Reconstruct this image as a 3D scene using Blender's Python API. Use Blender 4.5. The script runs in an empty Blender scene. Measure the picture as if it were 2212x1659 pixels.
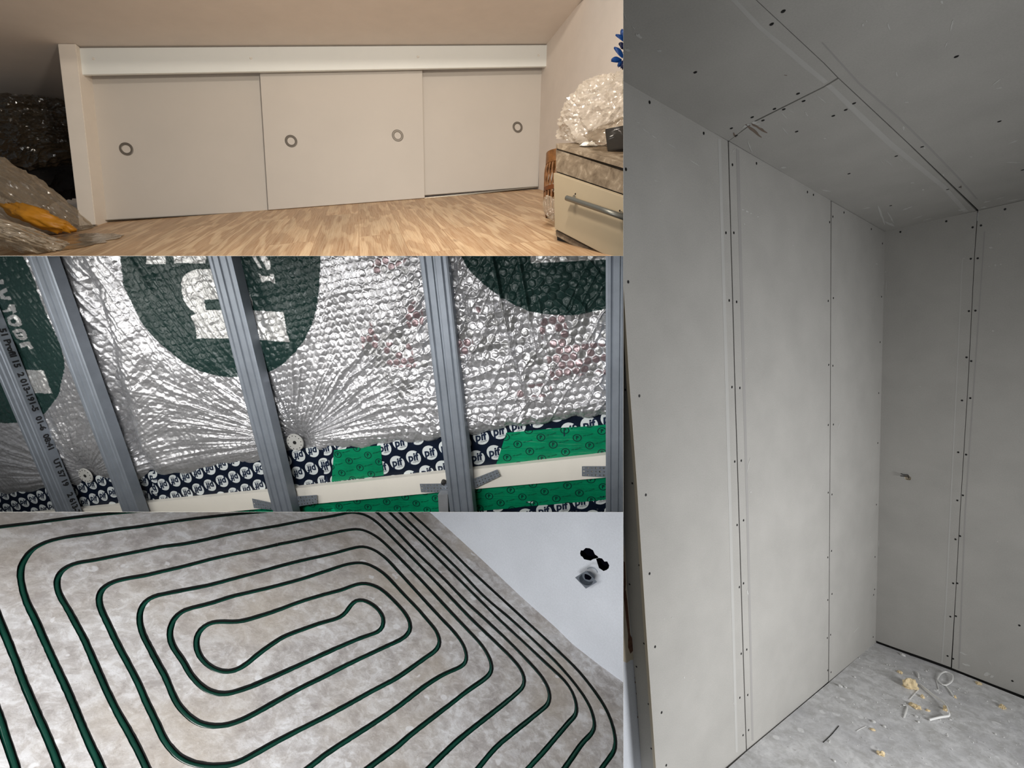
import bpy, bmesh, math, random
import numpy as np
from mathutils import Vector, Matrix, noise
from mathutils.geometry import tessellate_polygon
R = random.Random(7)
sc = bpy.context.scene
COL = sc.collection
V = Vector
# ------------------------------------------------------------------ camera, world, lights
F = 1010.0; CX = 1106.0; CY = 829.5
CAM = V((0, 0, 1.6))
cam = bpy.data.cameras.new('camera'); cam.sensor_width = 36; cam.lens = 36*F/2212.0
cam.clip_start = 0.02
camo = bpy.data.objects.new('camera', cam); COL.objects.link(camo)
camo.location = CAM; camo.rotation_euler = (math.pi/2, 0, 0); sc.camera = camo
sc.view_settings.view_transform = 'Standard'; sc.view_settings.look = 'None'
sc.view_settings.exposure = 0.0; sc.view_settings.gamma = 1.0
sc.view_settings.use_curve_mapping = False
w = bpy.data.worlds.new('world'); sc.world = w; w.use_nodes = True
wt = w.node_tree; bgn = wt.nodes['Background']
tcn = wt.nodes.new('ShaderNodeTexCoord'); spn = wt.nodes.new('ShaderNodeSeparateXYZ'); rmp = wt.nodes.new('ShaderNodeMapRange')
wt.links.new(tcn.outputs['Generated'], spn.inputs[0]); wt.links.new(spn.outputs[2], rmp.inputs[0])
rmp.inputs[1].default_value = -0.6; rmp.inputs[2].default_value = 0.8; rmp.inputs[3].default_value = 0.09; rmp.inputs[4].default_value = 0.20
wt.links.new(rmp.outputs[0], bgn.inputs[1]); bgn.inputs[0].default_value = (0.96, 0.98, 1.0, 1)

def light(name, loc, target, size, energy, color, sizey=None, spread=None):
    l = bpy.data.lights.new(name, 'AREA'); l.energy = energy; l.color = color
    l.shape = 'RECTANGLE'; l.size = size; l.size_y = sizey or size
    if spread: l.spread = spread
    o = bpy.data.objects.new(name, l); COL.objects.link(o)
    o.location = CAM + V(loc)
    d = (CAM + V(target)) - o.location
    o.rotation_euler = d.to_track_quat('-Z', 'Y').to_euler()
    return o
light('attic_lamp', (0.05, 0.60, 2.02), (-0.9, 3.0, 1.5), 0.16, 19, (1.0, 0.89, 0.76))
light('attic_fill', (-0.15, 0.75, 1.2), (-1.3, 3.0, 1.75), 0.2, 24, (1.0, 0.90, 0.78))  # added frontal fill for the attic room, not a fixture on its wall
light('near_fill', (-0.55, -0.05, 0.03), (-0.45, 1.1, -0.05), 0.75, 16, (1.0, 0.99, 0.98), 0.28)  # unseen fill beside the camera, added to brighten foil and pipe floor
light('foil_fill', (-1.35, 0.62, 0.0), (-0.1, 1.1, 0.0), 0.5, 3.0, (1.0, 0.98, 0.94), 0.28)  # added fill at the open left side, brightens the left of the foil
light('floor_fill', (-0.45, -0.10, -0.75), (0.0, 1.15, -0.62), 0.6, 13.5, (0.96, 0.97, 1.0), 0.45)  # unseen fill below the camera, added to lift the pipe floor
light('drywall_window', (3.0, 0.2, -0.75), (1.0, 1.8, -1.35), 0.9, 39, (0.99, 0.99, 1.0), 0.8, 2.1)

# ------------------------------------------------------------------ helpers
def ray(px, py): return V(((px-CX)/F, 1.0, -(py-CY)/F))
class Plane:
    def __init__(s, p, u, v):
        s.p = V(p); s.u = V(u).normalized(); s.v = V(v).normalized()
        s.n = s.u.cross(s.v).normalized()
        if s.n.dot(s.p-CAM) > 0: s.n = -s.n
    def at(s, px, py, off=0.0):
        r = ray(px, py); o = s.p + s.n*off
        t = (o-CAM).dot(s.n)/r.dot(s.n)
        return CAM + r*t
    def uv(s, q):
        d = q - s.p; a = s.u.dot(s.v)
        x = d.dot(s.u); y = d.dot(s.v); k = 1-a*a
        return ((x-a*y)/k, (y-a*x)/k)
    def shift(s, off): return Plane(s.p+s.n*off, s.u, s.v)
def at_depth(px, py, d): return CAM + ray(px, py)*d

# the four rooms are separated by thin added light-blocking sheets; each room keeps to its own side
def ky(c, above):
    n = V((0, -(CY-c)/F, 1)); n.normalize(); return n if above else -n
def kx(c, left):
    n = V((-1, (c-CX)/F, 0)); n.normalize(); return n if left else -n
ROOM = {1: [ky(553, True), kx(1346.5, True)], 2: [ky(553, False), ky(1106, True), kx(1346.5, True)],
        3: [ky(1106, False), kx(1346.5, True)], 4: [kx(1346.5, False)], 0: []}
def clip(bm, room):
    for n in ROOM[room]:
        if not bm.verts: return
        ds = [(v.co-CAM).dot(n) for v in bm.verts]
        if min(ds) >= -1e-6: continue
        if max(ds) <= 0:
            bm.clear(); return
        g = bm.verts[:]+bm.edges[:]+bm.faces[:]
        r = bmesh.ops.bisect_plane(bm, geom=g, plane_co=CAM, plane_no=n, clear_inner=True, dist=1e-6)
        ed = [e for e in r['geom_cut'] if isinstance(e, bmesh.types.BMEdge) and e.is_boundary]
        if ed:
            try: bmesh.ops.holes_fill(bm, edges=ed, sides=0)
            except Exception: pass

def props(o, label=None, cat=None, group=None, kind=None):
    if label: o['label'] = label
    if cat: o['category'] = cat
    if group: o['group'] = group
    if kind: o['kind'] = kind
    return o
def root_of(o):
    while o.parent: o = o.parent
    return o
def thing(name, label, cat, loc, group=None, kind=None):
    o = bpy.data.objects.new(name, None); COL.objects.link(o); o.empty_display_size = 0.05
    o.location = loc; return props(o, label, cat, group, kind)
def build(name, bm, mats, parent=None, room=0, label=None, cat=None, group=None, kind=None, smooth=False, fill=True):
    """bm is in world coordinates"""
    clip(bm, room)
    if not bm.verts:
        bm.free(); return None
    bmesh.ops.recalc_face_normals(bm, faces=bm.faces[:])
    if parent: loc = V(root_of(parent).location)
    else:
        loc = V((0, 0, 0))
        for v in bm.verts: loc += v.co
        loc /= len(bm.verts)
    for v in bm.verts: v.co -= loc
    me = bpy.data.meshes.new(name); bm.to_mesh(me); bm.free()
    if not isinstance(mats, (list, tuple)): mats = [mats]
    for m in mats: me.materials.append(m)
    if smooth: me.polygons.foreach_set('use_smooth', [True]*len(me.polygons))
    o = bpy.data.objects.new(name, me); COL.objects.link(o)
    if parent: o.parent = parent
    else: o.location = loc
    return props(o, label, cat, group, kind)

def setuv(bm, faces, pl):
    L = bm.loops.layers.uv.verify()
    for f in faces:
        for l in f.loops: l[L].uv = pl.uv(l.vert.co)
def add_slab(bm, pts, n, thick, pl=None, mi=0):
    """front polygon pts (world), extruded back along -n"""
    a = [bm.verts.new(p) for p in pts]
    b = [bm.verts.new(p - n*thick) for p in pts]
    fs = [bm.faces.new(a), bm.faces.new(b[::-1])]
    k = len(a)
    for i in range(k): fs.append(bm.faces.new([a[i], b[i], b[(i+1) % k], a[(i+1) % k]]))
    for f in fs: f.material_index = mi
    if pl: setuv(bm, fs, pl)
    return fs
def slab(pts_px, pl, thick, off=0.0, bm=None, mi=0):
    bm = bm or bmesh.new()
    add_slab(bm, [pl.at(x, y, off) for x, y in pts_px], pl.n, thick, pl, mi)
    return bm
def add_box(bm, o, A, B, C, mi=0, bev=0.0):
    o = V(o); vs = [bm.verts.new(o + A*i + B*j + C*k) for i in (0, 1) for j in (0, 1) for k in (0, 1)]
    fs = []
    for q in ((0, 1, 3, 2), (4, 6, 7, 5), (0, 4, 5, 1), (2, 3, 7, 6), (0, 2, 6, 4), (1, 5, 7, 3)):
        f = bm.faces.new([vs[i] for i in q]); f.material_index = mi; fs.append(f)
    if bev:
        es = list({e for f in fs for e in f.edges})
        bmesh.ops.bevel(bm, geom=es, offset=bev, segments=2, affect='EDGES', profile=0.5)
    return fs
def catmull(pts, step):
    """smooth 2-D/3-D polyline"""
    P = [V(p) if len(p) == 3 else V((p[0], p[1], 0)) for p in pts]
    out = []
    for i in range(len(P)-1):
        p0 = P[max(i-1, 0)]; p1 = P[i]; p2 = P[i+1]; p3 = P[min(i+2, len(P)-1)]
        m = max(1, int((p2-p1).length/step))
        for k in range(m):
            t = k/m
            out.append(0.5*((2*p1)+(p2-p0)*t+(2*p0-5*p1+4*p2-p3)*t*t+(3*p1-p0-3*p2+p3)*t**3))
    out.append(P[-1]); return out
def add_tube(bm, pts, r, seg=10, mi=0, squash=None, caps=True):
    rr = r if callable(r) else (lambda t: r)
    rings = []; n = len(pts); prev = None
    for i, p in enumerate(pts):
        d = (pts[min(i+1, n-1)]-pts[max(i-1, 0)])
        if d.length < 1e-9: d = V((0, 0, 1))
        d.normalize()
        if prev is None:
            a = d.orthogonal().normalized()
        else:
            a = prev - d*prev.dot(d)
            if a.length < 1e-6: a = d.orthogonal()
            a.normalize()
        prev = a; b = d.cross(a)
        q = rr(i/max(1, n-1))
        rings.append([bm.verts.new(p + (a*math.cos(2*math.pi*k/seg)+b*math.sin(2*math.pi*k/seg))*q) for k in range(seg)])
    for i in range(n-1):
        for k in range(seg):
            f = bm.faces.new([rings[i][k], rings[i][(k+1) % seg], rings[i+1][(k+1) % seg], rings[i+1][k]])
            f.smooth = True; f.material_index = mi
    if caps and seg > 2:
        bm.faces.new(rings[0][::-1]).material_index = mi; bm.faces.new(rings[-1]).material_index = mi
def add_strip(bm, pts, n, wd, h, mi=0):
    """flat bar of width wd following pts, height h along n (upwards from pts)"""
    k = len(pts); L = []
    for i, p in enumerate(pts):
        d = (pts[min(i+1, k-1)]-pts[max(i-1, 0)]).normalized(); s = n.cross(d).normalized()*wd/2
        L.append([bm.verts.new(p-s), bm.verts.new(p+s), bm.verts.new(p+s+n*h), bm.verts.new(p-s+n*h)])
    for i in range(k-1):
        for j in range(4):
            bm.faces.new([L[i][j], L[i][(j+1) % 4], L[i+1][(j+1) % 4], L[i+1][j]]).material_index = mi
    bm.faces.new(L[0][::-1]).material_index = mi; bm.faces.new(L[-1]).material_index = mi
def add_disc(bm, c, n, r, h, seg=16, mi=0, u=None, jag=0.0, taper=1.0, ry=None):
    u = (u - n*u.dot(n)).normalized() if u else n.orthogonal().normalized(); v = n.cross(u)
    a = []; b = []
    for k in range(seg):
        t = 2*math.pi*k/seg; q = 1+R.uniform(-jag, jag)
        d = u*math.cos(t)*r*q + v*math.sin(t)*(ry or r)*q
        a.append(bm.verts.new(c+d)); b.append(bm.verts.new(c+d*taper+n*h))
    fs = [bm.faces.new(a[::-1]), bm.faces.new(b)]
    for k in range(seg): fs.append(bm.faces.new([a[k], a[(k+1) % seg], b[(k+1) % seg], b[k]]))
    for f in fs: f.material_index = mi
    return fs
def add_ring(bm, c, n, r0, r1, h, seg=32, mi=0):
    u = n.orthogonal().normalized(); v = n.cross(u); P = []
    prof = [(r1, 0), (r1, h*.6), (r1-(r1-r0)*.2, h), (r0+(r1-r0)*.2, h), (r0, h*.4), (r0, 0)]
    for k in range(seg):
        t = 2*math.pi*k/seg; d = u*math.cos(t)+v*math.sin(t)
        P.append([bm.verts.new(c+d*a+n*b) for a, b in prof])
    m = len(prof)
    for k in range(seg):
        for j in range(m):
            bm.faces.new([P[k][j], P[k][(j+1) % m], P[(k+1) % seg][(j+1) % m], P[(k+1) % seg][j]]).material_index = mi
_tc = {}
def text_tris(s, bold=0.0):
    if (s, bold) in _tc: return _tc[(s, bold)]
    cu = bpy.data.curves.new('t', 'FONT'); cu.body = s; cu.align_x = 'CENTER'; cu.align_y = 'CENTER'
    cu.resolution_u = 2; cu.offset = bold
    ob = bpy.data.objects.new('t', cu); COL.objects.link(ob)
    bpy.context.view_layer.update()
    me = ob.to_mesh()
    vs = [(v.co.x, v.co.y) for v in me.vertices]; fs = [tuple(p.vertices) for p in me.polygons]
    ob.to_mesh_clear(); bpy.data.objects.remove(ob); bpy.data.curves.remove(cu)
    _tc[(s, bold)] = (vs, fs); return vs, fs
def add_text(bm, s, c, u, v, size, mi, bold=0.02, shear=0.0, sx=1.0):
    vs, fs = text_tris(s, bold)
    W = [bm.verts.new(c + u*((x*sx+shear*y)*size) + v*(y*size)) for x, y in vs]
    for f in fs:
        try: bm.faces.new([W[i] for i in f]).material_index = mi
        except ValueError: pass
def bool_cut(target, cutter_bm, mats=()):
    me = bpy.data.meshes.new('cut'); 
    bmesh.ops.recalc_face_normals(cutter_bm, faces=cutter_bm.faces[:])
    cutter_bm.to_mesh(me); cutter_bm.free()
    for m in mats: me.materials.append(m)
    co = bpy.data.objects.new('cut', me); COL.objects.link(co)
    md = target.modifiers.new('b', 'BOOLEAN'); md.object = co; md.operation = 'DIFFERENCE'; md.solver = 'EXACT'
    md.material_mode = 'TRANSFER'
    dg = bpy.context.evaluated_depsgraph_get(); dg.update()
    nm = bpy.data.meshes.new_from_object(target.evaluated_get(dg))
    target.modifiers.clear(); old = target.data; target.data = nm
    bpy.data.objects.remove(co)

# ------------------------------------------------------------------ materials
def lin(r, g, b): 
    f = lambda c: (c/255/12.92) if c/255 <= .04045 else ((c/255+.055)/1.055)**2.4
    return (f(r), f(g), f(b), 1)
class Mat:
    def __init__(s, name):
        s.m = bpy.data.materials.new(name); s.m.use_nodes = True
        s.t = s.m.node_tree; s.N = s.t.nodes; s.L = s.t.links; s.b = s.N['Principled BSDF']
    def n(s, typ, **kw):
        x = s.N.new(typ)
        for k, v in kw.items():
            if hasattr(x, k) and k not in ('Scale',): setattr(x, k, v)
            else: x.inputs[k].default_value = v
        return x
    def coord(s, kind='Object', scale=(1, 1, 1), rot=(0, 0, 0)):
        tc = s.n('ShaderNodeTexCoord'); mp = s.n('ShaderNodeMapping')
        mp.inputs['Scale'].default_value = scale; mp.inputs['Rotation'].default_value = rot
        s.L.new(tc.outputs[kind], mp.inputs[0]); return mp.outputs[0]
    def noise(s, co, scale, detail=6, rough=.6, dist=0.0):
        x = s.n('ShaderNodeTexNoise'); x.inputs['Scale'].default_value = scale; x.inputs['Detail'].default_value = detail
        x.inputs['Roughness'].default_value = rough; x.inputs['Distortion'].default_value = dist
        s.L.new(co, x.inputs['Vector']); return x.outputs['Fac']
    def ramp(s, fac, stops, interp='LINEAR'):
        x = s.n('ShaderNodeValToRGB'); e = x.color_ramp.elements; x.color_ramp.interpolation = interp
        while len(e) > 1: e.remove(e[-1])
        e[0].position = stops[0][0]; e[0].color = stops[0][1]
        for p, c in stops[1:]:
            q = e.new(p); q.color = c
        s.L.new(fac, x.inputs[0]); return x.outputs[0]
    def mix(s, fac, a, b, mode='MIX'):
        x = s.n('ShaderNodeMix'); x.data_type = 'RGBA'; x.blend_type = mode
        for i, q in ((0, fac), (6, a), (7, b)):
            if isinstance(q, (int, float)): x.inputs[i].default_value = q
            elif isinstance(q, tuple): x.inputs[i].default_value = q
            else: s.L.new(q, x.inputs[i])
        return x.outputs[2]
    def base(s, c):
        if isinstance(c, tuple): s.b.inputs['Base Color'].default_value = c
        else: s.L.new(c, s.b.inputs['Base Color'])
    def bump(s, h, st=.2, dist=.002):
        x = s.n('ShaderNodeBump'); x.inputs['Strength'].default_value = st; x.inputs['Distance'].default_value = dist
        s.L.new(h, x.inputs['Height']); s.L.new(x.outputs[0], s.b.inputs['Normal'])
    def set(s, rough=.5, metal=0.0, spec=.5):
        s.b.inputs['Roughness'].default_value = rough; s.b.inputs['Metallic'].default_value = metal
        s.b.inputs['Specular IOR Level'].default_value = spec; return s
W1 = (1, 1, 1, 1)
def g(v): return (v, v, v, 1)
def simple(name, c, rough=.5, metal=0.0, spec=.5, var=.06, scale=8, bump=0.0, bscale=200):
    m = Mat(name); m.set(rough, metal, spec); co = m.coord()
    f = m.noise(co, scale, 5)
    lo = tuple(x*(1-var) for x in c[:3])+(1,); hi = tuple(min(1, x*(1+var)) for x in c[:3])+(1,)
    m.base(m.ramp(f, [(.3, lo), (.7, hi)]))
    if bump: m.bump(m.noise(co, bscale, 3), bump, .001)
    return m.m
M = {}
M['paint_cream'] = simple('paint_cream', lin(224, 216, 205), .7, bump=.15, bscale=300, var=.03)
M['wall_cream'] = simple('wall_cream', lin(218, 209, 200), .85, bump=.3, bscale=160, var=.03)
M['door_white'] = simple('door_white', lin(196, 190, 182), .55, var=.025, scale=3)
M['fascia'] = simple('fascia', lin(226, 230, 228), .45, var=.02, scale=3)
M['dark'] = simple('dark', (.002, .002, .004, 1), 1, spec=0)
M['black_rubber'] = simple('black_rubber', (.012, .012, .013, 1), .45)
M['ring_steel'] = simple('ring_steel', lin(112, 106, 98), .45, .4)
M['alu_track'] = simple('alu_track', lin(150, 145, 135), .35, .8)
M['handle_steel'] = simple('handle_steel', lin(118, 118, 112), .4, .6)
M['drawer_white'] = simple('drawer_white', lin(160, 146, 122), .45, var=.03)
M['rattan'] = simple('rattan', lin(118, 78, 40), .5, var=.35, scale=40)
M['rattan_dark'] = simple('rattan_dark', lin(96, 52, 18), .5, var=.3, scale=40)
M['orchid'] = simple('orchid', lin(8, 60, 125), .5, var=.35, scale=30)
M['orchid_core'] = simple('orchid_core', lin(10, 18, 60), .5)
M['stem'] = simple('stem', lin(92, 84, 30), .6)
M['cloth_black'] = simple('cloth_black', (.012, .010, .009, 1), .9, var=.5)
M['cloth_plum'] = simple('cloth_plum', lin(52, 22, 26), .9, var=.3)
M['yellow_pack'] = simple('yellow_pack', lin(190, 128, 22), .5, var=.15)
M['black_plastic'] = simple('black_plastic', (.015, .015, .017, 1), .35)
M['white_plastic'] = simple('white_plastic', lin(225, 222, 215), .45)
M['brown_wood'] = simple('brown_wood', lin(130, 80, 45), .6)
M['divider'] = simple('divider', lin(120, 118, 112), .8)
M['galv'] = simple('galv', lin(138, 145, 154), .5, .5, var=.1, scale=25)
M['galv_dull'] = simple('galv_dull', lin(170, 172, 176), .5, .6, var=.12, scale=30)
M['ink'] = simple('ink', (.01, .01, .012, 1), .6)
M['navy'] = simple('navy', lin(24, 36, 58), .35, var=.2, scale=20)
M['logo_white'] = simple('logo_white', lin(206, 212, 212), .45, var=.04)
M['tape_ink'] = simple('tape_ink', lin(3, 52, 44), .4)
M['batten'] = simple('batten', lin(230, 225, 214), .6, var=.03, bump=.3, bscale=80)
M['washer'] = simple('washer', lin(178, 177, 172), .5)
M['plaster_white'] = simple('plaster_white', lin(212, 212, 208), .9, var=.08, scale=60, bump=.4)
M['core_paper'] = simple('core_paper', lin(186, 176, 158), .9)
M['torn_paper'] = simple('torn_paper', lin(118, 104, 92), .95, var=.15)
M['chalk'] = simple('chalk', lin(188, 188, 184), .95, var=.08, scale=90)
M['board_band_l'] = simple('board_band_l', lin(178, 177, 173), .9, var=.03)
M['board_band_shade'] = simple('board_band_shade', lin(156, 154, 151), .9, var=.03)  # strip along board edges, shading of the taper put into its darker colour
M['screw'] = simple('screw', (.006, .006, .006, 1), .5, .3)
M['foam'] = simple('foam', lin(222, 202, 162), .9, var=.25, scale=60, bump=.8, bscale=120)
M['white_stone'] = simple('white_stone', lin(205, 205, 202), .9, var=.1)
M['cable_white'] = simple('cable_white', lin(235, 235, 232), .6)

def m_wood():
    m = Mat('oak_laminate'); m.set(.42, 0, .4)
    co = m.coord('UV')
    br = m.n('ShaderNodeTexBrick'); br.offset = .37
    br.inputs['Scale'].default_value = 1; br.inputs['Brick Width'].default_value = 1.25
    br.inputs['Row Height'].default_value = .19; br.inputs['Mortar Size'].default_value = .0012
    br.inputs['Color1'].default_value = g(.2); br.inputs['Color2'].default_value = g(.8); br.inputs['Mortar'].default_value = g(0)
    m.L.new(co, br.inputs['Vector'])
    # per-plank shift
    sep = m.n('ShaderNodeSeparateXYZ'); m.L.new(co, sep.inputs[0])
    cmb = m.n('ShaderNodeCombineXYZ')
    mul = m.n('ShaderNodeMath', operation='MULTIPLY'); m.L.new(br.outputs['Color'], mul.inputs[0]); mul.inputs[1].default_value = 13
    m.L.new(sep.outputs[0], cmb.inputs[0]); m.L.new(sep.outputs[1], cmb.inputs[1]); m.L.new(mul.outputs[0], cmb.inputs[2])
    mp = m.n('ShaderNodeMapping'); mp.inputs['Scale'].default_value = (1.0, 9, 1); m.L.new(cmb.outputs[0], mp.inputs[0])
    wv = m.noise(mp.outputs[0], 1.1, 2, .5, .25)
    m5 = m.n('ShaderNodeMath', operation='MULTIPLY'); m.L.new(wv, m5.inputs[0]); m5.inputs[1].default_value = 28
    sn = m.n('ShaderNodeMath', operation='SINE'); m.L.new(m5.outputs[0], sn.inputs[0])
    mp2 = m.n('ShaderNodeMapping'); mp2.inputs['Scale'].default_value = (1.6, 75, 1); m.L.new(cmb.outputs[0], mp2.inputs[0])
    fine = m.noise(mp2.outputs[0], 3, 6, .7)
    big = m.noise(mp.outputs[0], .7, 3)
    c1 = m.ramp(sn.outputs[0], [(0, lin(168, 126, 88)), (.3, lin(206, 170, 130)), (1, lin(220, 190, 152))])
    c2 = m.ramp(fine, [(.34, lin(160, 120, 84)), (.46, lin(208, 174, 136)), (.62, lin(236, 210, 174))])
    c = m.mix(.5, c1, c2); c3 = m.ramp(big, [(.3, g(.78)), (.6, g(1.0))]); c = m.mix(1, c, c3, 'MULTIPLY')
    tint = m.ramp(br.outputs['Color'], [(0, g(.93)), (1, g(1.05))])
    c = m.mix(1, c, tint, 'MULTIPLY')
    c = m.mix(br.outputs['Fac'], c, lin(170, 132, 96))
    kn = m.n('ShaderNodeTexVoronoi'); mp3 = m.n('ShaderNodeMapping'); mp3.inputs['Scale'].default_value = (1.6, 4.6, 1)
    m.L.new(cmb.outputs[0], mp3.inputs[0]); m.L.new(mp3.outputs[0], kn.inputs['Vector']); kn.inputs['Scale'].default_value = 1.6
    kf = m.ramp(kn.outputs['Distance'], [(.02, g(.55)), (.12, g(0))])
    c = m.mix(kf, c, lin(120, 80, 48)); m.base(c); return m.m
M['oak'] = m_wood()
def m_concrete(name, lo, mid, hi, sc1, warm, kind='UV', dots=True, mott=.5):
    m = Mat(name); m.set(.85, 0, .3); co = m.coord(kind)
    a = m.noise(co, sc1, 10, .74, .3); b = m.noise(co, sc1*.28, 4, .55); e = m.noise(co, sc1*2.6, 8, .72, .6)
    c = m.ramp(a, [(.38, lo), (.5, mid), (.61, hi)])
    c = m.mix(mott, c, m.ramp(e, [(.4, lo), (.5, mid), (.58, hi)]))
    c = m.mix(m.ramp(b, [(.45, g(0)), (.68, g(.6))]), c, warm)
    if dots:
        vo = m.n('ShaderNodeTexVoronoi'); vo.inputs['Scale'].default_value = sc1*1.5; m.L.new(co, vo.inputs['Vector'])
        vo.inputs['Randomness'].default_value = 1
        d2 = m.noise(co, sc1*1.1, 3)
        f = m.ramp(vo.outputs['Distance'], [(.17, g(.75)), (.22, g(0))])
        msk = m.ramp(d2, [(.52, g(0)), (.55, g(1))])
        f = m.mix(1, f, msk, 'MULTIPLY'); c = m.mix(f, c, tuple(min(1, x*1.05) for x in hi[:3])+(1,))
    sp = m.noise(co, sc1*14, 4, .7); c = m.mix(m.ramp(sp, [(.62, g(0)), (.70, g(.55))]), c, tuple(x*.4 for x in lo[:3])+(1,))
    sp2 = m.noise(co, sc1*18, 3, .6); c = m.mix(m.ramp(sp2, [(.64, g(0)), (.72, g(.5))]), c, hi)
    m.base(c); m.bump(m.noise(co, sc1*9, 6, .7), .35, .002); return m.m
M['screed'] = m_concrete('screed', lin(158, 152, 150), lin(190, 186, 184), lin(222, 222, 224), 13, lin(180, 168, 152))
M['slabfloor'] = m_concrete('slabfloor', lin(176, 175, 172), lin(200, 200, 200), lin(224, 224, 224), 7, lin(176, 176, 180))
M['groove'] = simple('groove', lin(20, 19, 18), .95, var=.3, scale=60)
def m_board(name, base):
    m = Mat(name); m.set(.92, 0, .25); co = m.coord('UV')
    a = m.noise(co, 180, 4, .7); b = m.noise(co, 4, 4, .6); d = m.noise(co, 60, 3, .7)
    lo = tuple(x*.86 for x in base[:3])+(1,); hi = tuple(x*1.1 for x in base[:3])+(1,)
    c = m.ramp(a, [(.3, lo), (.7, hi)]); c = m.mix(.5, c, m.ramp(b, [(.3, lo), (.7, hi)]))
    c = m.mix(m.ramp(d, [(.66, g(0)), (.78, g(.35))]), c, hi)
    m.base(c); m.bump(a, .12, .0006); return m.m
M['board'] = m_board('plasterboard', lin(171, 169, 164))
M['wall_plaster'] = m_board('wall_plaster', lin(198, 202, 208))
def m_pipe():
    m = Mat('green_pipe'); m.set(.2, 0, .8); co = m.coord()
    f = m.noise(co, 14, 4); m.base(m.ramp(f, [(.3, lin(8, 56, 46)), (.7, lin(16, 76, 62))]))
    m.bump(m.noise(co, 300, 2), .08, .0005); return m.m
M['pipe'] = m_pipe()
def m_greentape():
    m = Mat('green_tape'); m.set(.3, 0, .6); co = m.coord()
    f = m.noise(co, 9, 4, .6, 1.0); m.base(m.ramp(f, [(.3, lin(3, 150, 104)), (.7, lin(10, 185, 130))]))
    st = m.noise(m.coord('Object', (6, 6, 60)), 2.2, 4, .6, .6); m.bump(st, .5, .004); return m.m
M['green_tape'] = m_greentape()
def m_conc_laminate():
    m = Mat('concrete_laminate'); m.set(.55, 0, .4); co = m.coord()
    a = m.noise(co, 22, 8, .7, .5); m.base(m.ramp(a, [(.35, lin(96, 82, 66)), (.55, lin(132, 117, 98)), (.68, lin(170, 156, 136))])); return m.m
M['conc_lam'] = m_conc_laminate()
def m_film(name, tint, transp, rough=.22, edge=.4, bst=.9):
    m = Mat(name); out = m.N['Material Output']
    tr = m.n('ShaderNodeBsdfTransparent'); tr.inputs[0].default_value = (.94, .91, .87, 1)
    m.set(rough, 0, 1.0); m.base(tint); co = m.coord()
    m.b.inputs['Coat Weight'].default_value = 1; m.b.inputs['Coat Roughness'].default_value = .12
    x = m.n('ShaderNodeTexNoise'); x.noise_type = 'RIDGED_MULTIFRACTAL'; x.inputs['Scale'].default_value = 6; x.inputs['Detail'].default_value = 3
    x.inputs['Distortion'].default_value = 1.2; m.L.new(co, x.inputs['Vector'])
    bp = m.n('ShaderNodeBump'); bp.inputs['Strength'].default_value = bst; bp.inputs['Distance'].default_value = .02
    m.L.new(x.outputs['Fac'], bp.inputs['Height']); m.L.new(bp.outputs[0], m.b.inputs['Normal']); m.L.new(bp.outputs[0], m.b.inputs['Coat Normal'])
    lw = m.n('ShaderNodeLayerWeight'); lw.inputs[0].default_value = .35
    fac = m.ramp(lw.outputs['Facing'], [(0, g(transp)), (1, g(transp*edge))])
    mx = m.n('ShaderNodeMixShader'); m.L.new(fac, mx.inputs[0]); m.L.new(m.b.outputs[0], mx.inputs[1]); m.L.new(tr.outputs[0], mx.inputs[2])
    m.L.new(mx.outputs[0], out.inputs[0]); return m.m
M['film'] = m_film('plastic_film', lin(176, 160, 138), .7)
M['film_shade'] = m_film('plastic_film_shade', lin(64, 56, 44), .5)  # film tint darkened to carry the shade around the rear bag
M['film_pale'] = m_film('plastic_film_pale', lin(204, 194, 180), .66, .3, .5, .45)
M['film_milky'] = m_film('plastic_film_milky', lin(196, 182, 160), .5)
M['film_clear'] = m_film('plastic_film_clear', lin(80, 78, 72), .93, .22, .8)
def m_foil():
    m = Mat('bubble_foil'); m.set(.24, .9, .35)
    at = m.n('ShaderNodeAttribute'); at.attribute_name = 'paint'
    m.base(at.outputs['Color']); m.L.new(at.outputs['Alpha'], m.b.inputs['Metallic'])
    co = m.coord(); a = m.noise(co, 55, 5, .65, 1.2); m.bump(a, .32, .006)
    m.L.new(m.ramp(m.noise(co, 30, 3), [(.3, g(.18)), (.7, g(.38))]), m.b.inputs['Roughness'])
    return m.m
M['foil'] = m_foil()

# ------------------------------------------------------------------ added dividers that stop light crossing between the four rooms
def divider(name, pts, label):
    """thin added light-blocking sheet, thickness growing slightly towards the back"""
    bm = bmesh.new(); n = (pts[1]-pts[0]).cross(pts[2]-pts[0]).normalized()
    a = []; b = []
    for p in pts:
        t = .0002*(p-CAM).y
        a.append(bm.verts.new(p+n*t)); b.append(bm.verts.new(p-n*t))
    bm.faces.new(a); bm.faces.new(b[::-1])
    for i in range(4): bm.faces.new([a[i], b[i], b[(i+1) % 4], a[(i+1) % 4]])
    build(name, bm, M['divider'], kind='structure', label=label)
sl = (CY-553)/F; slx = (1346.5-CX)/F
def dp(x, y, z): return CAM+V((x, y, z))
y0 = .45
divider('light_divider_1', [dp(-.9, y0, sl*y0), dp(slx*y0, y0, sl*y0), dp(slx*4.2, 4.2, sl*4.2), dp(-5.2, 4.2, sl*4.2)], 'added thin sheet blocking light between the attic room and the foil wall below it')
divider('light_divider_2', [dp(-.9, y0, -sl*y0), dp(slx*y0, y0, -sl*y0), dp(slx*2.4, 2.4, -sl*2.4), dp(-3.2, 2.4, -sl*2.4)], 'added thin sheet blocking light between the foil wall and the pipe floor below it')
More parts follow.
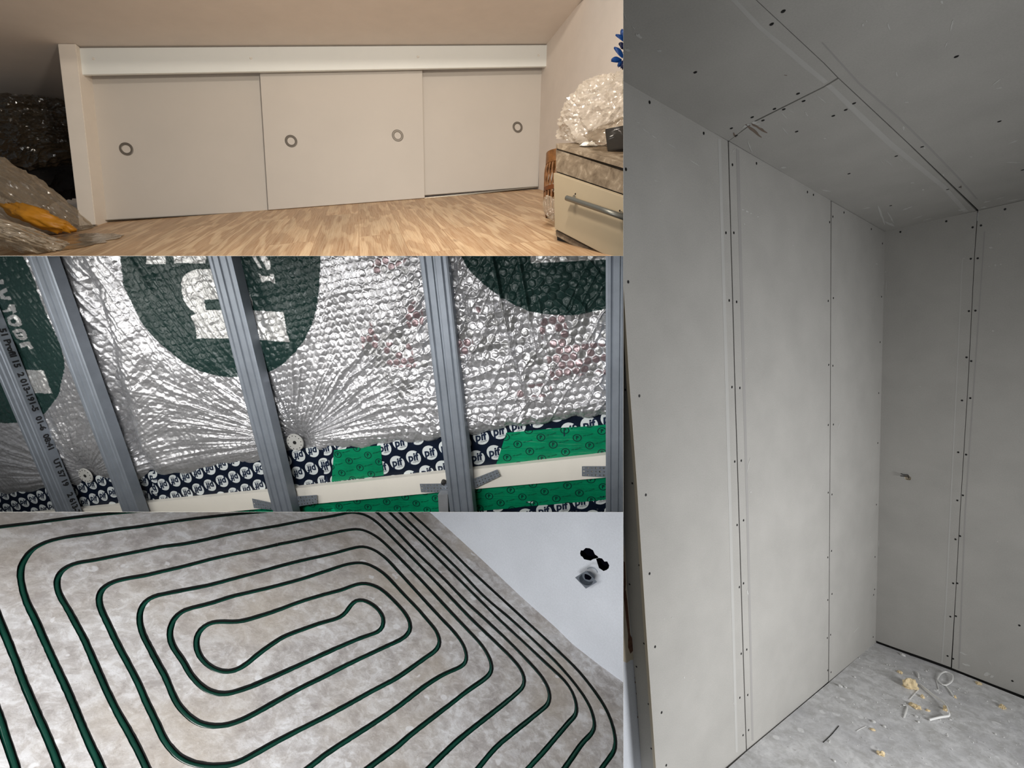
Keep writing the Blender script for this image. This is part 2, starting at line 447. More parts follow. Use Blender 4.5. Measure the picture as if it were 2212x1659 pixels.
divider('light_divider_3', [dp(slx*y0, y0, 1.1), dp(slx*y0, y0, -0.6), dp(slx*4.2, 4.2, -3.2), dp(slx*4.2, 4.2, 3.8)], 'added upright sheet blocking light between the left rooms and the plasterboard room')

# ================================================================== ROOM 4: plasterboard room
VL = ray(2534, 857).normalized(); VR = ray(397, 844).normalized(); VV = -(ray(1764, 6800).normalized())
Ctop = at_depth(1912, 500, 2.84)
LW = Plane(Ctop, VL, VV); RW = Plane(Ctop, VR, VV); CE = Plane(Ctop, VL, VR)
Cbot = LW.at(1890.5, 1389); FL = Plane(Cbot, VL, VR)
CREWS = {}
wl = thing('wall_left', 'pale grey plasterboard wall left of the room corner', 'wall', LW.at(1600, 1400), kind='structure')
wr = thing('wall_right', 'darker grey plasterboard wall right of the room corner', 'wall', RW.at(2000, 1400), kind='structure')
cl = thing('ceiling', 'grey plasterboard ceiling with dark joints and screws', 'ceiling', CE.at(1850, 300), kind='structure')
def joint_slab(bm, poly, pl, off=0.0): slab(poly, pl, .0125, off, bm)
def board(parent, poly, pl, marks=(), bands=(), off=0.0):
    bm = bmesh.new(); slab(poly, pl, .0125, off, bm)
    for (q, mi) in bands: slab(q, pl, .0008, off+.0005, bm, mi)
    for mk in marks:
        x, y, l, wd, ang = mk[:5]; mi = mk[5] if len(mk) > 5 else 3
        k = 7; c, s = math.cos(math.radians(ang)), math.sin(math.radians(ang)); up = []; dn = []
        for i in range(k):
            t = (i/(k-1)-.5)*l; ww = wd*(.25+.75*math.sin(math.pi*i/(k-1)))*R.uniform(.5, 1.1)/2
            jx = R.uniform(-.12, .12)*wd
            up.append((x+c*t-s*(ww+jx), y+s*t+c*(ww+jx))); dn.append((x+c*t-s*(-ww+jx), y+s*t+c*(-ww+jx)))
        slab(up+dn[::-1], pl, .0006, off+.0008, bm, mi)
    return build('plasterboard', bm, [M['board'], M['board_band_l'], M['board_band_shade'], M['chalk'], M['torn_paper']], parent, 4)
def screws(parent, pl, pts, r=.0068):
    for (x, y) in pts:
        c = pl.at(x, y, 0); bm = bmesh.new()
        add_disc(bm, c-pl.n*.003, pl.n, r, .0042, 10, u=pl.v, taper=.8, ry=r*.86, jag=.06)
        add_disc(bm, c+pl.n*.0012, pl.n, r*.4, .0005, 4, u=pl.v)
        build('screw', bm, M['screw'], parent, 4)
# left wall
ceil_l = lambda x: 175+(x-1347)*.5752      # top edge of the left wall in the photograph
J1 = [(1573, 305), (1578, 480), (1583, 660), (1588, 850), (1596, 1100), (1605, 1400), (1612.5, 1625)]
J2 = [(1795.5, 434), (1794.5, 650), (1793, 1000), (1791.5, 1250), (1790, 1474)]
g1 = 1.0
def off_x(J, d): return [(x+d, y) for x, y in J]
edgeL = [(1340, 520), (1347, 617), (1359.4, 822), (1376, 1044), (1395, 1344), (1417, 1659), (1428, 1800)]
b1 = board(wl, [(1190, 85), (1572, 304)]+off_x(J1, -g1)[1:]+[(1430, 1798)]+edgeL[::-1][1:]+[(1325, 300)], LW,
      marks=[(1395, 283, 22, 2.2, 35), (1413, 296, 14, 2, 35), (1451, 315, 26, 1.4, 30), (1500, 352, 34, 1.6, 32), (1350, 35, 10, 2, 60), (1417, 391, 9, 1.6, 20),
             (1426, 434, 6, 1.6, 0), (1379, 265, 8, 1.5, 20), (1478, 1464, 5, 3, 90), (1499, 1468, 3, 3, 0), (1435, 1337, 4, 2, 0), (1452, 1334, 3, 2, 0)],
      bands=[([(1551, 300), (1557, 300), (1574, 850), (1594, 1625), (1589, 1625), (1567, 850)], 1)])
b2 = board(wl, [(1574.5, 305)]+off_x(J1, g1)[1:]+[(1788.8, 1473)]+off_x(J2, -.7)[::-1][1:-1]+[(1794.5, 433)], LW,
      marks=[(1605, 453, 6, 3, 20), (1614, 457, 7, 3.4, 20), (1622, 461, 5, 3, 10), (1637, 468, 4, 3, 0), (1608, 484, 4, 3, 0), (1703, 495, 3, 2, 0), (1702, 512, 3, 2, 90),
             (1713, 530, 3, 2, 0), (1617, 1005, 34, 1.3, 102), (1615, 1280, 12, 3, 80), (1622, 1063, 4, 3, 0), (1757, 1052, 8, 1.2, 100), (1585, 1520, 6, 2, 80), (1613, 774, 3, 2, 0), (1584, 326, 14, 1.5, 120)],
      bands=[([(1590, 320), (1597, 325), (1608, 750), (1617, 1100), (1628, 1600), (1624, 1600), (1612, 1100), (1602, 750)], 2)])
b3 = board(wl, [(1796.5, 435)]+off_x(J2, .7)[1:]+[(1889.5, 1391.5), (1893, 1391), (1914, 502)], LW,
      marks=[(1894, 570, 6, 2, 20), (1812, 920, 14, 2, 110), (1850, 1360, 18, 1.8, 130), (1880, 1160, 4, 2, 0)])
def pb(o): return o
screws(wl, LW, [(1403, 221), (1520, 288), (1352, 366), (1357, 609), (1381, 855), (1395, 1069), (1403, 1239), (1415, 1397), (1429, 1539), (1439, 1653),
 (1568, 503), (1575, 649), (1581, 836), (1587, 997), (1592, 1134), (1597, 1268), (1601, 1412), (1598, 1507), (1605, 1588),
 (1582, 356), (1585, 503), (1591, 652), (1598, 838), (1601, 995), (1606, 1124), (1606, 1260), (1613, 1403), (1615, 1501), (1617, 1577), (1634, 353), (1744, 415), (1757, 421),
 (1792, 480), (1789, 650), (1790, 788), (1789, 918), (1789, 1064), (1788, 1204), (1788, 1296), (1787, 1378), (1788, 1448),
 (1799, 468), (1800, 644), (1799, 790), (1800, 917), (1797, 1068), (1796, 1190), (1797, 1283), (1794, 1371), (1795, 1452),
 (1823, 459), (1882, 495), (1906, 526), (1904, 641), (1901, 739), (1898, 849), (1896, 957), (1893, 1090), (1890, 1203), (1889, 1273), (1887, 1285), (1886, 1376)])
# dark framing behind the joints
build('backing', slab([(1395, 190), (1930, 500), (1905, 1400), (1440, 1790)], LW, .05, -.014), M['groove'], wl, 4)
# end of the left wall: board edge and the return face
bm = bmesh.new()
e0 = [LW.at(x, y) for x, y in edgeL]
for i in range(len(e0)-1):
    p, q = e0[i], e0[i+1]; d = LW.n*(-.0125); s = -VL*.0008
    vs = [bm.verts.new(t) for t in (p+s, q+s, q+s+d, p+s+d, p, q, q+d, p+d)]
    for f in ((0, 1, 2, 3), (7, 6, 5, 4), (0, 3, 7, 4), (1, 5, 6, 2), (0, 4, 5, 1), (3, 2, 6, 7)): bm.faces.new([vs[i] for i in f])
build('board_edge', bm, M['core_paper'], wl, 4)
RT = Plane(LW.at(1417, 1659, -.0125), VR, VV)
RT_L = [(1330, 900), (1344, 1080), (1349, 1171), (1354, 1270), (1363.5, 1381), (1374.6, 1491), (1385.6, 1659), (1393, 1800)]
def edge_shift(d): return [(x-d, y) for x, y in edgeL]
rt = build('trim_4', slab([(1337, 560)]+edge_shift(3.4)[1:]+RT_L[::-1], RT, .012), M['board'], None, 4, 'narrow shaded plasterboard strip wrapping the near end of the left wall', 'trim', kind='structure')
OW = Plane(RT.at(1385.6, 1659), VL, VV)
bm = bmesh.new(); slab([(1250, 1000)]+[(x+1, y) for x, y in RT_L]+[(1250, 1800)], OW, .05, -.002, bm)
def blotch(bm, pts, mi, off): slab(pts, OW, .001, off, bm, mi)
blotch(bm, [(1340, 1150), (1351, 1190), (1356, 1290), (1364, 1390), (1372, 1424), (1362, 1426), (1354, 1432), (1340, 1425)], 1, .0)
blotch(bm, [(1352, 1275), (1355, 1300), (1361, 1370), (1366, 1380), (1368, 1405), (1362, 1412), (1357, 1398), (1357, 1370), (1352, 1330), (1348, 1290)], 2, .001)
blotch(bm, [(1345, 1210), (1350, 1215), (1352, 1262), (1349, 1300), (1345, 1280)], 2, .001)
for i in range(26):
    t = R.random(); x = 1372+15*t+R.uniform(-3, 1); y = 1440+t*205
    blotch(bm, [(x, y), (x+R.uniform(1, 2), y+1), (x+1.5, y+R.uniform(3, 8)), (x, y+4)], 2, .001)
M['stain'] = simple('stain', lin(182, 172, 152), .9, var=.1); M['rust'] = simple('rust', lin(90, 58, 40), .95, var=.5, scale=80)
build('wall_front', bm, [M['wall_plaster'], M['stain'], M['rust']], None, 4, 'sliver of old white plaster with brown stain left of the plasterboard', 'wall', kind='structure')
for x, y in [(1351, 842), (1366, 1044), (1381, 1221), (1360, 1262), (1391, 1390), (1375, 1440), (1401, 1521), (1407, 1617)]:
    bm = bmesh.new(); c = RT.at(x, y); add_disc(bm, c-RT.n*.002, RT.n, .0045, .0032, 8, u=RT.v, taper=.8)
    build('screw', bm, M['screw'], rt, 4)
# right wall
J3 = [(2112, 455), (2105, 553), (2091, 830), (2074, 1106), (2064, 1290), (2055, 1447)]
bR1 = board(wr, [(1911, 499), (1896.5, 1050), (1889.5, 1383), (1935, 1399.5), (2000, 1422), (2053.6, 1441.5)]+off_x(J3, -.7)[::-1][1:-1]+[(2111, 455.5)], RW,
      marks=[(1909, 610, 10, 2, 88), (1914, 620, 30, 1.6, 92), (1988, 835, 3, 2, 0), (2082, 558, 6, 2, 0), (1898, 1175, 16, 2.4, 90), (1913, 587, 4, 2, 0)],
      bands=[([(2078, 560), (2080, 560), (2045, 1300), (2036, 1432), (2033, 1432), (2042, 1300)], 1)])
bR2 = board(wr, [(2113, 455), (2300, 413), (2300, 1537), (2150, 1480), (2056.2, 1443)]+off_x(J3, .7)[::-1][1:-1], RW,
      marks=[(2150, 573, 5, 4, 90), (2162, 571, 4, 3, 0), (2145, 715, 5, 4, 0), (2081, 1412, 17, 5, 20), (2087, 1436, 18, 5, 15), (2138, 1432, 14, 2, 55), (2132, 1456, 8, 18, 80),
             (2143, 1461, 6, 10, 70), (2155, 1170, 3, 2, 0), (2140, 535, 8, 4, 0), (2160, 506, 3, 2, 0), (2137, 575, 3, 2, 0)],
      bands=[([(2128, 500), (2125.5, 500), (2084, 1100), (2070, 1445), (2073, 1446), (2087, 1100)], 2)])
build('backing', slab([(1916, 520), (2300, 436), (2300, 1546), (1892, 1390.5)], RW, .05, -.014), M['groove'], wr, 4)
screws(wr, RW, [(1945, 501), (2044, 478), (2101, 491), (2119, 487), (2171, 452), (2097, 559), (2112, 558), (2093, 672), (2107, 671), (2088, 772), (2098, 780),
 (2078, 865), (2096, 860), (2070, 977), (2087, 982), (2068, 1081), (2080, 1070), (2064, 1165), (2074, 1158), (2059, 1260), (2068, 1260), (2053, 1332), (2065, 1331),
 (2047, 1417), (2059, 1423), (1924, 1397), (1967, 1415), (2082, 1457), (2101, 1464), (2123, 1473), (2187, 1471), (2202, 1351)])
# cable hole in the right wall
c = RW.at(1961, 1032); bm = bmesh.new(); add_disc(bm, c-RW.n*.012, RW.n, .017, .03, 14, mi=0, u=RW.v, jag=.14)
bR1w = bR1
bR1loc = V(root_of(bR1).location)
for v in bm.verts: pass
bool_cut(bR1, bm, [M['core_paper']])
cb = thing('cable_end', 'dark cable ends poking from a round hole in the right wall', 'cable', RW.at(1960, 1030))
for a, mm in (([(1963, 1034, -.02), (1962, 1030, .004), (1955, 1029, .012), (1945, 1028, .016)], 'black_rubber'), ([(1962, 1029, -.02), (1961, 1026, .004), (1953, 1026, .012), (1946, 1023, .02)], 'ink')):
    bm = bmesh.new(); add_tube(bm, catmull([RW.at(x, y, z) for x, y, z in a], .004), .0026, 8); build('wire', bm, M[mm], cb, 4)
# ceiling
K1 = [(1540, -88), (1633, 0), (1780, 137), (1810, 168), (1959, 307), (2112, 453.5)]
c1 = board(cl, [(1190, 84), (1190, 92), (1574, 304.5), (1629, 261.5), (1780, 186), (1808.5, 168)]+[(x-1.4, y) for x, y in K1[:3]][::-1]+[(1450, -120), (1100, -60)], CE,
      marks=[(1350, 35, 18, 2, 70), (1368, 60, 10, 2, 50), (1380, 78, 16, 9, 30), (1355, 108, 14, 6, 20), (1424, 110, 10, 5, 10), (1697, 163, 7, 1.6, 10, 4)],
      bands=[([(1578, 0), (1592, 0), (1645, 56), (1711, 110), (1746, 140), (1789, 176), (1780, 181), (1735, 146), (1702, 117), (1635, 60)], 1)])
c2 = board(cl, [(1575, 304.5), (1911, 502), (1914, 502), (2110, 457)]+[(1958, 308), (1811, 170.5), (1781, 188.5), (1630, 264)], CE,
      marks=[(1612, 272, 20, 5, -25), (1628, 266, 16, 7, -20), (1636, 268, 14, 4, 0), (1628, 283, 44, 9, 40, 4), (1640, 277, 40, 7, 32, 4), (1587, 292, 12, 5, 60, 4), (1620, 318, 26, 3, 68), (1742, 246, 12, 4, 60),
             (1694, 250, 20, 1.8, 45), (1709, 240, 14, 1.4, 35), (1695, 282, 22, 2.4, 50), (1692, 362, 12, 4, 0), (1775, 215, 24, 2.4, 38), (1782, 299, 6, 3, 0), (1971, 395, 8, 3, 0), (1994, 410, 5, 4, 0),
             (1785, 412, 20, 2.4, 10), (1920, 352, 26, 1.5, 40), (1905, 350, 16, 1.2, 50), (1946, 346, 12, 1.2, 45), (1904, 465, 44, 6, 70), (1924, 470, 28, 4, 60), (1922, 484, 22, 7, 25), (1960, 450, 22, 3, -20),
             (1981, 470, 24, 2, -18), (2003, 474, 18, 1.6, -14), (2078, 453, 16, 5, -10), (1870, 450, 20, 2, -10)],
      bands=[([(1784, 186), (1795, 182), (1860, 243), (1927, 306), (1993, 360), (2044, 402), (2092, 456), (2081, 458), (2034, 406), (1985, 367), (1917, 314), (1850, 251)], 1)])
c3 = board(cl, [(x+1.4, y) for x, y in K1]+[(2113, 457), (2300, 415), (2300, -120), (1600, -120)], CE,
      marks=[(2056, 55, 26, 4.5, 105), (2044, 96, 15, 3, 115), (1864, 54, 7, 6, 100), (1920, 58, 16, 4, 70), (1872, 46, 5, 3, 60), (1937, 160, 10, 5, 80), (1952, 277, 9, 5, 80), (2034, 5, 8, 7, 60),
             (2153, 177, 24, 2.6, -38), (2159, 190, 16, 2.6, -5), (2188, 307, 24, 2.4, -20), (2098, 339, 6, 3, 0), (2190, 351, 34, 2, 2), (2132, 436, 14, 3, -12), (2125, 448, 12, 3, -6), (2160, 428, 18, 1.6, -14),
             (1997, 320, 6, 4, 45), (2038, 378, 5, 5, 60), (2076, 404, 9, 1.6, 90, 4), (1958, 221, 10, 2, 0), (2190, 432, 30, 1.8, -12)],
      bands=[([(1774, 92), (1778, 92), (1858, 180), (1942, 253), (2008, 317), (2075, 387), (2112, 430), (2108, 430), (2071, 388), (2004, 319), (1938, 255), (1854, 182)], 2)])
build('backing', slab([(1180, 60), (1930, 499), (2300, 418), (2300, -150), (1400, -150)], CE, .05, -.014), M['groove'], cl, 4)
screws(cl, CE, [(1502, 156), (1667, 52), (1692, 24), (1724, 202), (1736, 218), (1673, 235), (1693, 236), (1625, 253), (1648, 260), (1580, 277), (1590, 293), (1721, 284),
 (2066, 122), (2159, 262), (2209, 367), (1845, 223), (1800, 250), (1827, 237), (1992, 317), (1936, 337), (1834, 375), (2047, 409), (2074, 404), (1924, 444)])
# floor
bm = slab([(1150, 1800), (1430, 1745), (1420, 1795), (1613, 1623), (1791, 1474), (1890.5, 1388), (2056, 1448), (2330, 1557), (2450, 1800), (1800, 2200), (1200, 2200)], FL, .08)
build('floor', bm, M['slabfloor'], None, 4, 'dusty grey concrete floor in the plasterboard room', 'floor', kind='structure')
# debris
def rock(name, px, py, sx, sy, sz, mat, label, cat, group, pl=FL, room=4, rough=.35, sub=3):
    c = pl.at(px, py); bm = bmesh.new(); bmesh.ops.create_icosphere(bm, subdivisions=sub, radius=1)
    ph = V((px*.13, py*.17, 0)); a = R.uniform(0, 6.28); U = (pl.u*math.cos(a)+pl.v.cross(pl.n)*0+pl.n.cross(pl.u)*math.sin(a)); W = pl.n.cross(U)
    for v in bm.verts:
        q = v.co.copy(); k = 1+rough*noise.noise(q*1.6+ph)+rough*.5*noise.noise(q*4+ph)
        q *= k; z = max(q.z, -.35)
        v.co = c + U*q.x*sx + W*q.y*sy + pl.n*(z+.35)*sz
    return build(name, bm, mat, None, room, label, cat, group)
for px, py, s, zz, lab in [(1966, 1485, .034, .036, 'largest yellow foam lump on the concrete near the corner'),
        (1977, 1527, .026, .012, 'flat yellow foam scrap in front of the largest foam lump'),
        (1903, 1630, .017, .011, 'single yellow foam chip lying nearest the bottom edge of the picture'),
        (2166, 1529, .018, .012, 'brownish foam crumb lying apart at the far right of the floor'),
        (1944, 1453, .017, .008, 'small tan foam sliver behind the largest foam lump'),
        (1993, 1507, .012, .010, 'small brown foam bit between the foam lump and the long white strip'),
        (2043, 1535, .012, .018, 'yellow foam bit leaning inside the bend of the long white strip'),
        (2004, 1535, .012, .005, 'flat brown foam scrap left of the bent white strip'),
        (2063, 1507, .007, .009, 'tiny pale foam bit at the end of the short strip below the loop'),
        (2114, 1477, .018, .007, 'pale splinter lying against the right wall gap'),
        (1885, 1577, .012, .005, 'pale brown foam smear left of the white stones')]:
    rock('foam_chunk', px, py, s, s*.72, zz, M['foam'], lab, 'foam', 'foam debris on the concrete floor', rough=.6)
def strip(pts, wd, h, mat, label, name='plastic_strip'):
    P = catmull([FL.at(x, y, z) for x, y, z in pts], .006); bm = bmesh.new(); add_strip(bm, P, FL.n, wd*1.5, h*1.25)
    build(name, bm, mat, None, 4, label, 'strip')
strip([(1988, 1480, .002), (1997, 1488, .004), (2017, 1504, .006), (2033, 1515, .012), (2045, 1528, .018), (2050, 1542, .02), (2050, 1548, .012), (2028, 1552, .006), (2008, 1557, .004)], .0028, .008, M['cable_white'], 'long bent white strip curling across the floor debris')
lp = [(2025, 1469, .004), (2032, 1457, .008), (2043, 1452, .012), (2055, 1457, .014), (2059, 1463, .014), (2056, 1473, .008), (2043, 1481, .004), (2032, 1477, .004), (2025, 1469, .004)]
strip(lp, .003, .005, M['cable_white'], 'white strip bent into a closed loop by the right wall')
strip([(2043, 1482, .002), (2052, 1493, .003), (2060, 1505, .004)], .004, .003, M['cable_white'], 'short white strip running down from the loop')
strip([(2023, 1471, .001), (2026, 1482, .001), (2028, 1490, .001)], .002, .002, M['cable_white'], 'thin white sliver hanging below the left side of the loop')
strip([(1984, 1490, .001), (1975, 1500, .001), (1965, 1511, .001)], .0025, .002, M['cable_white'], 'thin pale sliver below the largest foam lump')
strip([(1951, 1524, .001), (1960, 1527, .003), (1957, 1540, .004), (1953, 1551, .001)], .004, .003, M['cable_white'], 'forked white plastic scrap left of the flat foam')
strip([(1979, 1452, .001), (1984, 1456, .006), (1985, 1465, .003)], .004, .004, M['cable_white'], 'small hooked white scrap behind the crumbs')
strip([(1850, 1580, .001), (1860, 1574, .001), (1871, 1569, .001)], .0018, .001, M['cable_white'], 'thin pale splinter on bare concrete left of the debris')
strip([(1778, 1604, .0005), (1795, 1588, .0005), (1812, 1568, .0005)], .0022, .001, M['groove'], 'thin dark wire lying near the bottom of the left wall', 'wire')
# grey strip along right wall foot
stones = [(1887, 1560, .011), (1950, 1416, .016), (1815, 1483, .014), (1826, 1485, .010), (1846, 1463, .008), (1916, 1436, .005), (1921, 1437, .006), (2001, 1450, .007), (2005, 1448, .004), (1935, 1441, .004),
 (1979, 1548, .009), (1910, 1570, .010), (2047, 1590, .006), (2150, 1586, .007), (2046, 1586, .004), (2075, 1521, .005), (1802, 1644, .008), (1791, 1603, .006), (1792, 1600, .004), (2025, 1491, .006), (1998, 1487, .006),
 (1992, 1470, .004), (1988, 1463, .004), (1996, 1474, .005), (2003, 1505, .005), (2011, 1519, .005), (2053, 1555, .006), (2058, 1553, .004), (1986, 1468, .004), (1993, 1465, .004), (1878, 1440, .005), (1856, 1422, .005), (2070, 1490, .006), (1984, 1560, .008)]
own = {(1887, 1560): 'white plaster stone standing alone on bare concrete left of the flat foam scrap', (1950, 1416): 'flat white plaster chip against the foot of the right wall near the corner',
 (1815, 1483): 'long white plaster chip lying near the second joint of the left wall', (1910, 1570): 'broad flat white plaster patch in front of the lone white stone',
 (1802, 1644): 'white plaster crumb nearest the bottom edge below the left wall', (1979, 1548): 'white plaster crumb between the forked scrap and the bent white strip',
 (2150, 1586): 'white plaster crumb lying alone at the lower right of the concrete'}
for i, (px, py, s) in enumerate(stones):
    rock('plaster_crumb', px, py, s, s*.75, s*.6, M['white_stone'], own[(px, py)] if (px, py) in own else 'small white plaster crumb scattered on the concrete floor of the plasterboard room', 'crumb', 'white plaster crumbs on the concrete' if (px, py) not in own else None, sub=2)
bm = bmesh.new()
for i in range(420):
    px = R.gauss(1980, 75); py = R.gauss(1500, 50)
    if i > 250: px = R.uniform(1700, 2210); py = R.uniform(1480, 1658)
    if px > 1890 and py < 1396+(px-1890)*.38: continue
    if px <= 1890 and py < 1396+(1890-px)*.84: continue
    c = FL.at(px, py); s = R.uniform(.0016, .0048)
    a = [c+V((R.uniform(-s, s), R.uniform(-s, s), 0)) for _ in range(3)]; t = c+FL.n*s*1.3
    vs = [bm.verts.new(q) for q in a+[t]]
    for f in ((0, 1, 2), (0, 1, 3), (1, 2, 3), (0, 2, 3)): bm.faces.new([vs[j] for j in f])
build('plaster_dust', bm, M['white_stone'], None, 4, 'fine white plaster grit strewn over the concrete floor', 'grit', kind='stuff')

# ================================================================== ROOM 1: attic room with sliding doors
H1 = ray(5508, 72).normalized(); V1 = -(ray(954, 7400).normalized()); D1 = ray(770, 295).normalized()
KP = Plane(at_depth(560, 300, 3.0), H1, V1)          # front of the middle door
F1 = Plane(KP.at(580, 455), D1, H1)
n1 = KP.n
def kslab(name, pts, off, thick, mat, parent=None, bev=0.0015, **kw):
    bm = bmesh.new(); fs = add_slab(bm, [KP.at(x, y, off) for x, y in pts], KP.n, thick, KP)
    if bev: bmesh.ops.bevel(bm, geom=list({e for f in fs for e in f.edges}), offset=bev, segments=1, affect='EDGES')
    return build(name, bm, mat, parent, 1, **kw)
def handle(parent, x, y, off):
    c = KP.at(x, y, off); bm = bmesh.new(); add_ring(bm, c, KP.n, .0225, .038, .003)
    build('handle_ring', bm, M['ring_steel'], parent, 1)
    bm = bmesh.new(); add_disc(bm, c, KP.n, .0245, .0006, 24); build('handle_cup', bm, M['door_white'], parent, 1)
d = thing('sliding_door', 'left sliding cupboard door set back under the white rail', 'door', KP.at(380, 470, -.03), 'knee wall sliding doors')
kslab('panel', [(187, 150), (600, 150), (600, 454), (219.5, 475.6)], -.042, .016, M['door_white'], d); handle(d, 273, 322, -.042)
d = thing('sliding_door', 'middle sliding cupboard door standing proud with two ring handles', 'door', KP.at(750, 440), 'knee wall sliding doors')
kslab('panel', [(560, 140), (912, 136), (917.5, 427.5), (579.5, 453.5)], 0, .016, M['door_white'], d); handle(d, 629, 305, 0); handle(d, 859, 293, 0)
d = thing('sliding_door', 'right sliding cupboard door next to the side wall', 'door', KP.at(1040, 410, -.03), 'knee wall sliding doors')
kslab('panel', [(890, 140), (1171.5, 137), (1163, 402.3), (890, 424)], -.042, .016, M['door_white'], d); handle(d, 1118, 275, -.042)
fb = thing('fascia_board', 'long white rail board above the sliding doors', 'board', KP.at(680, 130, .05))
kslab('panel', [(171.5, 103.5), (1184, 97), (1184, 143), (174.5, 161)], .052, .019, M['fascia'], fb)
for x, y in [(202, 127), (542, 126), (903, 123), (1163, 120)]:
    bm = bmesh.new(); add_disc(bm, KP.at(x, y, .051), KP.n, .009, .006, 14, taper=.6); build('screw_cap', bm, M['white_plastic'], fb, 1)
# head panel above doors behind the rail, closes the gap to the ceiling
kslab('trim_5', [(165, 97), (1190, 92), (1190, 132), (170, 145)], .03, .03, M['door_white'], None, 0, label='white head panel hidden behind the rail board', cat='trim', kind='structure')
tk = thing('door_track', 'slim metal floor track under the sliding doors', 'track', KP.at(700, 450))
kslab('rail', [(219.5, 475.5), (579, 455.5), (917, 427), (1163, 402.5), (1163.3, 404.5), (917, 430.5), (579, 456.5), (219.5, 477)], -.022, .03, M['alu_track'], tk, 0)
# end post
po = thing('end_panel', 'white boxed end post left of the sliding doors', 'panel', F1.at(190, 488))
P = [KP.at(x, y, .085) for x, y in [(124.5, 94.5), (163.5, 94.5), (206.5, 485), (171, 488)]]
bm = bmesh.new(); fs = add_slab(bm, P, KP.n, .16); bmesh.ops.bevel(bm, geom=list({e for f in fs for e in f.edges}), offset=.0025, segments=2, affect='EDGES')
build('panel', bm, M['paint_cream'], po, 1)
# side wall on the right, ceiling slope, floor
corner = KP.at(1171, 150, -.03)
SW = Plane(corner, D1, V1)
rwp = [SW.at(1172, 140, 0), SW.at(1163.5, 403, 0)]
ce_a = KP.at(1184, 96, .04); ce_v = SW.at(1262, 0) - SW.at(1184.5, 96)
C1 = Plane(KP.at(700, 97, .052), H1, ce_v)
def wslab(name, pts3, n, th, mat, pl, room, **kw):
    bm = bmesh.new(); add_slab(bm, pts3, n, th, pl); return build(name, bm, mat, None, room, **kw)
wslab('ceiling', [C1.at(x, y) for x, y in [(-160, -22), (1283, -22), (1262, 0), (1184, 96.5), (1100, 200), (-60, 290), (-260, 290)]], C1.n, .05, M['wall_cream'], C1, 1, label='warm beige sloping attic ceiling above the sliding doors', cat='ceiling', kind='structure')
wslab('wall_side', [SW.at(x, y) for x, y in [(1140, 480), (1163.5, 403.5), (1178, 60), (1184.5, 96), (1262, 0), (1345, -100), (1560, -100), (1560, 700)]][:2] + [SW.at(x, y) for x, y in [(1169, 90), (1262, -2), (1285, -28), (1560, -28), (1560, 540)]], SW.n, .05, M['wall_cream'], SW, 1, label='pale beige side wall right of the sliding doors', cat='wall', kind='structure')
wslab('floor', [F1.at(x, y) for x, y in [(-150, 420), (560, 385), (1180, 375), (1700, 400), (1700, 640), (900, 760), (-400, 760)]], F1.n, .05, M['oak'], F1, 1, label='oak laminate floor in front of the sliding doors', cat='floor', kind='structure')

# crumpled plastic bags -------------------------------------------------
def blob(bm, c, A, B, C, amp=.12, freq=1.6, seed=0, flat=None, sub=5, mi=0):
    """crumpled bag: ellipsoid with sharp folds; A,B,C are half-axis vectors"""
    r = bmesh.ops.create_icosphere(bm, subdivisions=sub, radius=1)
    s = V((seed*3.1, seed*1.7, seed*.9))
    for v in r['verts']:
        q = v.co.copy(); wq = q + V((noise.noise(q*1.3+s), noise.noise(q*1.3-s), noise.noise(q*1.3+s*2)))*.5
        k = 1 + amp*noise.noise(q*freq+s)
        k += amp*.75*(1-abs(noise.noise(wq*freq*1.5+s)))**5 - amp*.4
        k += amp*.40*(1-abs(noise.noise(wq*freq*3.7-s)))**6
        k += amp*.22*(1-abs(noise.noise(V((wq.x*3, wq.y*9, wq.z*14))+s)))**4
        p = c + A*(q.x*k)+B*(q.y*k)+C*(q.z*k)
        if flat is not None:
            h = (p-flat.p).dot(flat.n)
            if h < .004: p = p + flat.n*(.004-h)
        v.co = p
def bag(name, px, py, d, A, B, C, mat, label, cat='bag', amp=.14, seed=1, parent=None, flat=F1, room=1, freq=1.6, sub=6, group=None):
    bm = bmesh.new(); blob(bm, at_depth(px, py, d), V(A), V(B), V(C), amp, freq, seed, flat, sub)
    if sub == 6:
        bmesh.ops.dissolve_limit(bm, angle_limit=math.radians(9), verts=bm.verts[:], edges=bm.edges[:]); bmesh.ops.triangulate(bm, faces=bm.faces[:])
    return build(name, bm, mat, parent, room, label, cat, group, smooth=(sub != 6))
dF = lambda x, y: (F1.at(x, y)-CAM).y
# front clear bag
fbag = thing('plastic_bag', 'large clear plastic bag with yellow packet inside at the lower left', 'bag', F1.at(40, 520))
bag('film', 10, 440, 2.62, (.36, .1, -.17), (.05, .22, 0), (-.12, -.05, .30), M['film'], None, None, .16, 3, fbag)
bag('packet', 82, 470, 2.5, (.125, .03, -.035), (0, .07, 0), (-.01, 0, .05), M['yellow_pack'], None, None, .3, 9, fbag, sub=4)
bag('plastic_bag', 95, 535, 2.3, (.29, 0, -.09), (.06, .3, -.02), (-.05, 0, .085), M['film_milky'], 'flattened milky plastic bag lying on the oak floor at the lower left', amp=.16, seed=5)
bag('plastic_bag', 75, 285, 3.15, (.36, 0, .05), (0, .24, 0), (0, 0, .19), M['film_shade'], 'plastic bag coloured dark for the shade left of the end post', amp=.16, seed=7)
bag('clothes_pile', 70, 330, 3.45, (.55, 0, 0), (0, .22, 0), (0, 0, .36), M['cloth_black'], 'heap of black clothes behind the plastic bags', 'clothes', .2, 11)
bag('cap', 85, 208, 3.35, (.11, 0, -.01), (0, .1, 0), (0, 0, .035), M['cloth_plum'], 'dark plum cap lying on top of the clothes heap', 'cap', .1, 13, flat=None, sub=4)
